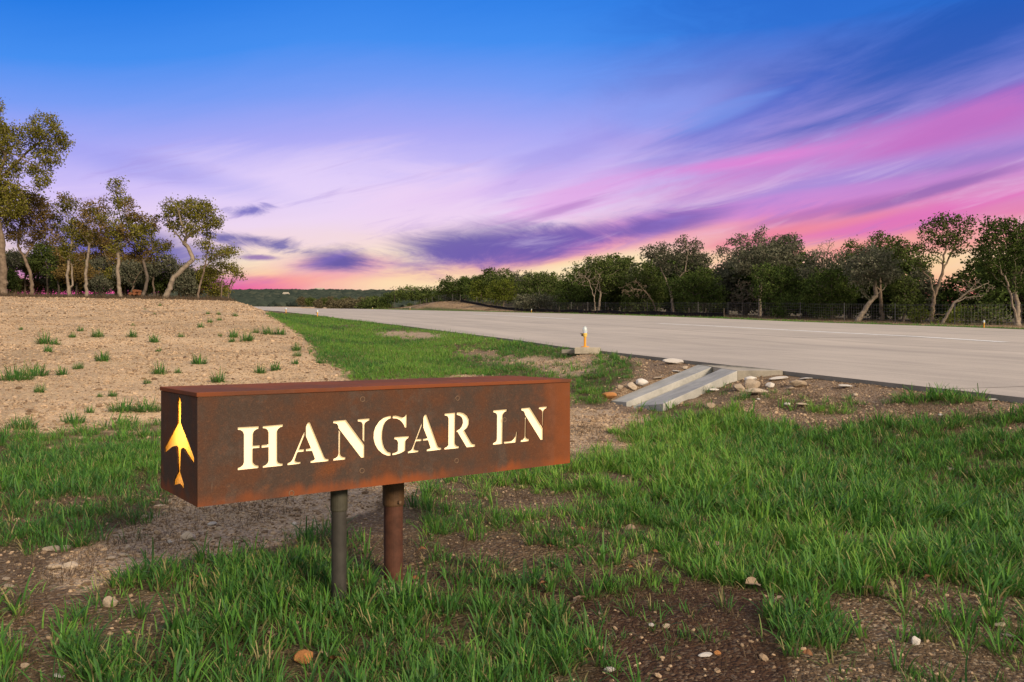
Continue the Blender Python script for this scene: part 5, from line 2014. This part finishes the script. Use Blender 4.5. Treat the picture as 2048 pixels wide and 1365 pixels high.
tn = np.clip(.05 + .8 * ss(.28, .62, fbm(x * .8, y * .8 + 5, 3, 141)) + .15 * ss(4, 7, s) + rng.normal(0, .17, n), 0, 1)
tn = np.clip(tn + .22 * ss(1.2, 2.6, x) * (y < 9), 0, 1)
tn = np.where((x < -1.0) & (y > 3.6) & (y < 12), tn * .6, tn)
# the greenest, longest grass grows in the swale and to the right
k = rng.uniform(.65, 1.2, n) * (.62 + .75 * hn)
k *= np.where(u > 33, 1.2, 1.0)
k *= 1 + .28 * ss(.6, 1.6, x) * (y > 2.8) * (y < 9)
k *= np.interp(s, [0, 3, 6, 14, 40], [.95, 1.0, 1.0, .95, 1.1])
var = rng.choice(6, n, p=[.24, .24, .14, .16, .14, .08])
scatter('lawn_grass', np.stack([x, y, z], 1), np.stack([rng.normal(0, .12, n), rng.normal(0, .12, n), rng.uniform(0, 6.28, n)], 1), np.stack([k * 1.05, k * 1.05, k], 1), var, tn, lawn,
         'patchy green grass growing round the sign and along the runway', 'grass')

# dead wiry grass lying about, thick under the live grass and thin over the gravel
DX, DY = [], []
for (a, b, c, d, q) in [(-4.5, 6.9, .4, 7.5, 520), (-6, 6.9, 7.5, 14, 60), (-14, 2.4, 43.6, 60, 20), (34.5, 41, 40, 165, 4), (37, 41, 24, 70, 8)]:
    x, y = rnd_in(a, b, c, d, q)
    k = in_view(x, y)
    x, y = x[k], y[k]
    u, s = us_of(x, y)
    pr = np.where(s < 14, ss(.36, .55, fbm(x * 2 + 11, y * 2, 3, 151)) * np.where(s < 7.5, .8, .6) * np.where((u < 3.2) & (s > 6.5), .12, 1), .9)
    k = rng.uniform(0, 1, len(x)) < pr
    DX.append(x[k])
    DY.append(y[k])
x, y = np.concatenate(DX), np.concatenate(DY)
z = ground_z(x, y)
n = len(x)
u, s = us_of(x, y)
k = rng.uniform(.6, 1.25, n) * np.interp(s, [0, 20, 45], [1, 1.2, 5.0])
scatter('dead_grass', np.stack([x, y, z], 1), np.stack([rng.normal(0, .15, n), rng.normal(0, .15, n), rng.uniform(0, 6.28, n)], 1), np.stack([k, k, k], 1), rng.integers(0, 3, n), np.clip(rng.normal(.42, .22, n), 0, 1), dry,
         'thin brown dead grass over the bare soil and under the trees', 'dead grass')


# ------------------------------------------------------------------ stones
def stone_mesh(name, seed, sub_=2, flat=.65, rough=.35, elong=1.3, mat=None):
    bm = bmesh.new()
    bmesh.ops.create_icosphere(bm, subdivisions=sub_, radius=1.0)
    r = random.Random(seed)
    planes = [(Vector((r.gauss(0, 1), r.gauss(0, 1), r.gauss(0, 1))).normalized(), r.uniform(.55, .9)) for _ in range(9)]
    for v in bm.verts:
        c = v.co.copy()
        for nrm, d in planes:           # broken faces
            q = c.dot(nrm) - d
            if q > 0:
                c -= nrm * q * .92
        f = 1 + rough * .5 * (float(fbm(v.co.x * 2.3 + seed, v.co.y * 2.3 + v.co.z * 1.9, 3, seed)) - .45)
        c *= f
        v.co = (c.x * elong, c.y, c.z * flat)
    me = bpy.data.meshes.new(name)
    bm.to_mesh(me)
    bm.free()
    if mat:
        me.materials.append(mat)
    return me


gv = [stone_mesh('pebble', 600 + k, 1, .5 + .1 * k, .4, 1.0 + .12 * k, M['gravel']) for k in range(5)]
SX, SY, SS = [], [], []
for (a, b, c, d, q, lo, hi) in [(-5, 7, .4, 8, 2400, .003, .011), (-9, 5, 7, 15, 420, .006, .018), (-14, 4.2, 15, 28, 220, .010, .028), (-18, 3.2, 28, 44, 60, .016, .045), (4.2, 6.95, 2.2, 20, 650, .005, .02), (-5, 7, .8, 9, 70, .010, .024), (-9, 5, 7, 20, 14, .02, .045)]:
    x, y = rnd_in(a, b, c, d, q)
    k = in_view(x, y)
    x, y = x[k], y[k]
    u, s = us_of(x, y)
    col_, pb = soil_at(x, y)
    lum = col_.mean(1)
    pr = np.clip(pb, 0, 1) * np.clip(.35 + lum * 2.2, 0, 1) * (.35 + .65 * ss(.3, .6, fbm(x * 1.7, y * 1.7 + 20, 3, 161)))
    k = rng.uniform(0, 1, len(x)) < pr
    x, y = x[k], y[k]
    SX.append(x)
    SY.append(y)
    SS.append(lo + (hi - lo) * rng.uniform(0, 1, len(x)) ** 2.2)
x, y, k = np.concatenate(SX), np.concatenate(SY), np.concatenate(SS)
z = ground_z(x, y)
n = len(x)
scatter('gravel', np.stack([x, y, z + k * .18], 1), np.stack([rng.normal(0, .3, n), rng.normal(0, .3, n), rng.uniform(0, 6.28, n)], 1), np.stack([k, k, k], 1), rng.integers(0, 5, n), np.clip(rng.normal(.5, .25, n), 0, 1), gv,
         'loose tan gravel scattered over the bare dirt', 'gravel')

rock_src = [stone_mesh('rock', 700 + k, 3 if k < 6 else 2, [.55, .7, .45, .8, .6, .5, .7, .6][k], .45, [1.2, 1.0, 1.5, 1.1, 1.3, 1.7, 1.2, 1.0][k]) for k in range(8)]
used = {}


def rock(px, py, wpx, label, mat='stone', v=None, tall=1.0, group='loose stones on the ground', sink=.08, name='rock', ppy=None):
    x, y, z = at(px, py)
    w = 1.15 * wpx / FPX * y / 2
    v = (int(px * 7 + py * 3) % 8) if v is None else v
    key = (v, mat)
    if key not in used:
        me = rock_src[v].copy()
        me.materials.clear()
        me.materials.append(M[mat])
        used[key] = me
    o = link(name, used[key])
    e = [1.2, 1.0, 1.5, 1.1, 1.3, 1.7, 1.2, 1.0][v]
    k = w / e
    o.scale = (k, k * .9, k * tall)
    o.location = (x, y, z + k * tall * (.45 - sink))
    o.rotation_euler = (rr.uniform(-.12, .12), rr.uniform(-.12, .12), rr.uniform(-.5, .5))
    return tag(o, label, 'stone', group)


G1_ = 'rocks round the drainage chute'
for a in [
    (1348, 728, 40, 'long pale rock on the bank left of the chute top', 'stone_white', 5, .9), (1284, 770, 24, 'upright cream stone against the left wall of the chute', 'stone_white', 0, 1.2),
    (1264, 778, 20, 'second cream stone beside the chute, left of the upright one', 'stone', 1, 1.1), (1241, 777, 13, 'small stone a little apart on the left of the chute', 'stone', 3, 1.0),
    (1217, 796, 30, 'orange-brown flat rock at the lower left corner of the chute', 'stone_orange', 4, .9), (1354, 744, 18, 'flat stone tucked against the upper left wall of the chute', 'stone_white', 2, .5),
    (1316, 757, 22, 'long thin stone along the left wall of the chute', 'stone', 5, .5), (1370, 738, 13, 'brown stone under the long pale rock', 'stone', 6, .9),
    (1501, 762, 24, 'white rock on the bank right of the chute top', 'stone_white', 0, .9), (1506, 776, 30, 'biggest yellow-tan rock on the bank right of the chute', 'stone', 3, 1.1),
    (1479, 781, 24, 'blocky tan rock leaning on the biggest yellow-tan rock', 'stone', 1, .9), (1516, 788, 44, 'wide flat tan rock lying below the biggest yellow-tan rock', 'stone', 2, .8),
    (1540, 775, 17, 'grey upright rock right of the biggest yellow-tan rock', 'stone_white', 7, 1.1), (1558, 760, 34, 'grey rubble rock below the apron of the chute', 'stone_white', 5, .7),
    (1597, 772, 34, 'wide pinkish rock on the bank below the runway edge', 'stone', 4, .8), (1582, 779, 12, 'small yellowish stone left of the wide pinkish rock', 'stone', 0, 1.0),
    (1613, 759, 24, 'flat pale stone just under the runway edge, right of the chute', 'stone_white', 2, .5), (1367, 800, 17, 'small white stone right of the lower end of the chute', 'stone_white', 5, .7),
    (1430, 781, 24, 'flat slab stone against the right wall of the chute', 'stone_white', 2, .5), (1608, 811, 30, 'flat stone in the grass below the bank', 'stone', 2, .5),
    (1420, 815, 24, 'half-buried tan rock below the chute and the grass', 'stone', 6, .8), (1575, 812, 15, 'small pale rock in the grass clump below the bank', 'stone_white', 1, .8),
    (1517, 800, 7, 'tiny white pebble on the dark bank', 'stone_white', 0, 1.0), (1693, 774, 30, 'flat pale stone against the dark runway edge', 'stone_white', 2, .5),
    (1880, 787, 20, 'tan triangular stone near the runway edge on the right', 'stone', 3, 1.1), (1988, 800, 26, 'flat grey stone by the runway edge at the far right', 'stone_white', 2, .4),
    (1711, 792, 11, 'small yellow-tan stone in the brown gravel near the runway', 'stone', 0, 1.0), (1882, 832, 9, 'small white stone at the top of the right-hand grass', 'stone_white', 1, .9),
]:
    rock(a[0], a[1], a[2], a[3], a[4], a[5], a[6], G1_)
G2_ = 'stones in the gravel in front of the sign'
for a in [
    (377, 1080, 27, 'largest pale block in the gravel below the left end of the sign', 'stone', 1, 1.0), (257, 1101, 13, 'upright tan stone in the gravel at the left', 'stone', 3, 1.6),
    (116, 1100, 52, 'wide flat tan rock half buried at the edge of the left grass', 'stone', 2, .45), (288, 1038, 17, 'rounded tan stone at the far edge of the gravel', 'stone', 7, .9),
    (424, 1051, 17, 'pale stone behind the largest block', 'stone_white', 0, .9), (438, 1060, 15, 'pale stone touching the one behind the largest block', 'stone', 6, .9),
    (436, 1076, 14, 'tan stone just right of the largest pale block', 'stone', 1, 1.0), (340, 1088, 10, 'small upright stone left of the largest pale block', 'stone_white', 3, 1.4),
    (246, 1113, 20, 'tan lump in the middle of the gravel at the left', 'stone', 4, .7), (222, 1119, 22, 'tan lump left of the middle lump in the gravel', 'stone', 0, .7),
    (107, 1138, 28, 'rough tan rock beside the brown dead grass at the left', 'stone', 4, .8), (140, 1136, 28, 'rough tan rock right of its twin beside the brown dead grass', 'stone', 1, .7),
    (12, 1160, 20, 'grey stone at the left edge of the photo, upper of two', 'stone', 2, .8), (18, 1174, 24, 'grey stone at the left edge of the photo, lower of two', 'stone', 5, .6),
    (320, 1013, 19, 'pinkish flat stone under the near corner of the sign', 'stone', 5, .6), (590, 1051, 10, 'pointed pale stone in the gravel left of the grey conduit', 'stone_white', 3, 1.3),
    (473, 1087, 12, 'small grey stone in the middle of the gravel', 'stone', 0, .8), (222, 1212, 28, 'brown stone standing in the grass at the lower left', 'stone', 3, 1.2),
    (461, 1105, 8, 'small white stone at the near edge of the gravel', 'stone_white', 1, .9), (118, 1354, 25, 'pale flat stone near the lower left corner', 'stone_white', 2, .6),
    (50, 1334, 20, 'pinkish stone near the lower left corner', 'stone', 6, .8), (607, 1324, 37, 'round orange stone in the grass at the bottom of the photo', 'stone_orange', 7, 1.15),
    (1833, 1288, 16, 'pale pointed stone standing in the gravelly soil at the lower right', 'stone_white', 3, 1.7), (1411, 1313, 30, 'white quartz stone on the dark soil', 'stone_white', 5, .8),
    (1435, 1309, 14, 'pinkish stone beside the white quartz on the dark soil', 'stone_orange', 1, .9), (1303, 1253, 13, 'cream stone on the dark soil, left of a grey one', 'stone_white', 0, 1.1),
    (1332, 1255, 19, 'grey-brown stone on the dark soil, right of a cream one', 'stone', 6, .8), (1219, 1344, 22, 'knobbly pale stone at the bottom edge of the dark soil', 'stone_white', 4, 1.0),
    (1200, 1229, 11, 'small tan stone at the left edge of the dark soil', 'stone', 0, .9), (2000, 1253, 26, 'tan clod of soil near the right edge, upper of two', 'stone', 4, .6),
    (2018, 1273, 22, 'grey clod of soil near the right edge, lower of two', 'stone', 2, .6), (1904, 941, 20, 'grey stone half hidden in the tall grass on the right', 'stone', 2, .8),
]:
    rock(a[0], a[1], a[2], a[3], a[4], a[5], a[6], G2_)
# crumbs of soil thrown up round the foot of the main post
for k in range(16):
    aa = rr.uniform(-2.6, .4)
    rock(787 + 40 * math.cos(aa) * rr.uniform(.6, 1.2), 1172 - 20 * math.sin(aa) * rr.uniform(.4, 1.1), rr.uniform(6, 12), 'pinkish crumb of limestone at the foot of the rusty sign post', 'stone', None, .9,
         'crumbs at the foot of the sign post', name='stone_crumb')


# ------------------------------------------------------------------ tufts standing alone on the bare field
tuft_src = [tuft_mesh('grass_tuft', 800 + k, n, .05, h1, sp, .010, 1.3, 1.5, 'grass') for k, (n, h1, sp) in enumerate([(130, .17, .09), (170, .19, .12), (100, .14, .07), (260, .19, .17)])]
G_T = 'grass tufts on the bare tan field'
SMALL = 'small green grass tuft on the bare tan field left of the sign'
TUFTS = [(89, 687, 40, 'wide tuft with a smaller one at its right, left side of the tan field'), (111, 690, 24, 'smaller tuft touching the wide one, left side of the tan field'), (96, 704, 22, 'tuft just below the wide pair, left side of the tan field'),
         (34, 760, 70, 'left half of the broad grass clump near the left edge of the field'), (68, 752, 62, 'right half of the broad grass clump near the left edge of the field'), (124, 750, 26, 'upright tuft right of the broad clump near the left edge'),
         (80, 785, 30, 'rounded tuft below the broad clump near the left edge'), (196, 674, 30, 'forked tuft in the upper left of the tan field'), (161, 663, 16, SMALL), (145, 675, 18, SMALL), (156, 738, 26, 'faint thin tuft in the left of the tan field'),
         (205, 722, 34, 'low dark streak of grass in the left of the tan field'), (266, 652, 10, SMALL), (264, 674, 26, 'flat tuft in the upper middle of the tan field'), (308, 685, 26, 'spreading tuft in the middle of the tan field'), (317, 704, 16, SMALL),
         (362, 675, 16, SMALL), (401, 656, 16, SMALL), (420, 646, 16, SMALL), (438, 642, 14, SMALL), (416, 629, 10, SMALL), (437, 630, 12, SMALL), (470, 633, 14, SMALL), (398, 729, 36, 'tallest round tuft in the open middle of the tan field'),
         (319, 748, 40, 'wide low tuft above the left end of the sign'), (356, 746, 18, SMALL), (467, 675, 26, 'bright tuft upper right on the tan field near the grass strip'), (440, 673, 12, SMALL), (495, 682, 34, 'broad tuft near the grass strip, upper right of the tan field'),
         (464, 684, 16, SMALL), (512, 667, 18, SMALL), (536, 669, 30, 'tuft at the edge of the grass strip, left of its twin'), (560, 670, 30, 'tuft at the edge of the grass strip, right of its twin'), (593, 701, 26, 'tuft beside the grass strip, upper of two'),
         (594, 713, 22, 'tuft beside the grass strip, lower of two'), (590, 729, 18, SMALL), (640, 727, 16, SMALL), (520, 746, 30, 'dark round tuft above the middle of the sign'), (551, 741, 28, 'thin leaning tuft right of the dark round one above the sign'),
         (436, 764, 40, 'wide thin tuft right behind the lid of the sign'), (200, 794, 14, SMALL), (179, 826, 22, 'upright tuft left of the sign'), (146, 847, 56, 'broad tuft low on the left of the sign'), (45, 856, 62, 'broad tuft low at the left edge of the field'),
         (245, 823, 60, 'left part of the thick clump beside the left end of the sign'), (295, 822, 60, 'right part of the thick clump beside the left end of the sign'), (295, 768, 20, SMALL), (225, 793, 20, SMALL), (320, 612, 9, SMALL), (290, 620, 7, SMALL),
         (42, 660, 10, SMALL), (309, 629, 7, SMALL), (1228, 716, 24, 'green tuft beside the pad of the yellow post light'), (1233, 722, 20, 'small tuft on the brown bank right of the yellow post light')]
for i, (px, py, w, lb) in enumerate(TUFTS):
    x, y, z = at(px, py)
    v = 3 if w > 50 else (0, 1, 2)[i % 3]
    o = link('grass_tuft', tuft_src[v])
    wm = w / FPX * y
    k = wm * 1.15 / [.30, .36, .22, .46][v]
    o.scale = (k, k, min(k * 1.7, 2.6))
    o.location = (x, y, z)
    o.rotation_euler = (0, 0, i * 1.3)
    tag(o, lb, 'grass tuft', G_T)


# ------------------------------------------------------------------ fallen leaves
def leaf_mesh(name, seed, lobed):
    r = random.Random(seed)
    n = 9
    bm = bmesh.new()
    mid, lft, rgt = [], [], []
    for k in range(n):
        t = k / (n - 1)
        w = math.sin(math.pi * min(1, t * 1.02)) ** .7 * .32
        if lobed:
            w *= .65 + .5 * abs(math.sin(t * 9.5))
        zc = .12 * math.sin(t * 3.0) + .05 * r.uniform(-1, 1)
        mid.append(bm.verts.new((t - .5, 0, zc)))
        lft.append(bm.verts.new((t - .5 + .03, w * r.uniform(.8, 1.15), zc + .16 * w / .3 + r.uniform(-.03, .05))))
        rgt.append(bm.verts.new((t - .5 + .03, -w * r.uniform(.8, 1.15), zc + .13 * w / .3 + r.uniform(-.03, .05))))
    for k in range(n - 1):
        bm.faces.new((mid[k], mid[k + 1], lft[k + 1], lft[k]))
        bm.faces.new((mid[k], rgt[k], rgt[k + 1], mid[k + 1]))
    me = bpy.data.meshes.new(name)
    bm.to_mesh(me)
    bm.free()
    return me


leaf_src = [(leaf_mesh('fallen_leaf', 900 + k, k % 2 == 0)) for k in range(4)]
lv_used = {}
G_F = 'dry leaves fallen in the grass'
LEAVES = [(674, 1335, 38, 'large curled orange-brown leaf at the bottom of the photo beside the round orange stone', 0), (645, 1322, 24, 'small grey-brown leaf between the round orange stone and the curled leaf', 1), (1089, 1178, 22, 'notched tan leaf on the brown patch right of the sign posts', 0),
          (1164, 1069, 20, 'orange leaf in the grass under the right end of the sign', 0), (1096, 1100, 14, 'rusty curled leaf in the grass right of the posts', 0), (1260, 1066, 24, 'tan leaf standing on edge in the thick grass right of the sign', 1),
          (1261, 1142, 14, 'small rust leaf on the brown patch above the dark soil', 0), (976, 1167, 22, 'dark curled leaf right of the rusty post', 0), (1178, 1314, 22, 'orange-tan leaf at the left edge of the dark soil', 0),
          (1160, 1210, 30, 'long pale curl of leaf at the upper left of the dark soil', 1), (651, 1268, 20, 'orange leaf below the grey conduit', 0), (843, 1110, 20, 'brown leaf in the grass right of the rusty post', 0), (1160, 1104, 20, 'pinkish thin leaf in the grass above the brown patch', 1),
          (1310, 1112, 12, 'small orange leaf in the middle of the right-hand grass', 0), (1436, 1100, 22, 'pale tan leaf among the blades in the middle right', 1), (1411, 1116, 18, 'pale leaf left of another in the middle right', 1), (1262, 1144, 10, 'tiny red-brown leaf above the dark soil', 0),
          (1504, 1179, 38, 'long cream leaf at the lower edge of the right-hand grass', 1), (1564, 1214, 38, 'grey lobed leaf at the top of the dark soil', 1), (1672, 1137, 22, 'yellowish leaf under the tall grass at the right', 1), (1958, 1187, 28, 'tan leaf at the lower edge of the grass near the right side', 0),
          (1970, 1206, 28, 'cream leaf below the tan one near the right side', 1), (1858, 1166, 22, 'orange-brown leaf at the lower edge of the right-hand grass', 0), (1614, 1320, 22, 'orange-brown leaf on the dark soil under the grass clump at the lower right', 0),
          (1636, 1169, 18, 'small pale leaf in the shade of the right-hand grass', 1), (1734, 1189, 28, 'grey leaf on the soil at the lower right', 1), (1971, 1158, 20, 'upright brown leaf near the right side', 0), (592, 1106, 17, 'orange leaf at the edge of the gravel left of the conduit', 0),
          (390, 1166, 20, 'orange-brown leaf in the grass below the gravel', 0), (830, 1168, 18, 'brown leaf beside the foot of the rusty post', 0)]
for i, (px, py, w, lb, kind) in enumerate(LEAVES):
    x, y, z = at(px, py)
    key = (i % 4, kind)
    if key not in lv_used:
        me = leaf_src[i % 4].copy()
        me.materials.append(M['litter_pale' if kind else 'litter'])
        lv_used[key] = me
    o = link('fallen_leaf', lv_used[key])
    k = w / FPX * y
    o.scale = (k, k * 1.1, k)
    o.location = (x, y, z + .02)
    o.rotation_euler = (rr.uniform(-.4, .5), rr.uniform(-.3, .3), rr.uniform(-.6, .6) + (math.pi if i % 3 == 0 else 0))
    tag(o, lb, 'leaf', G_F)
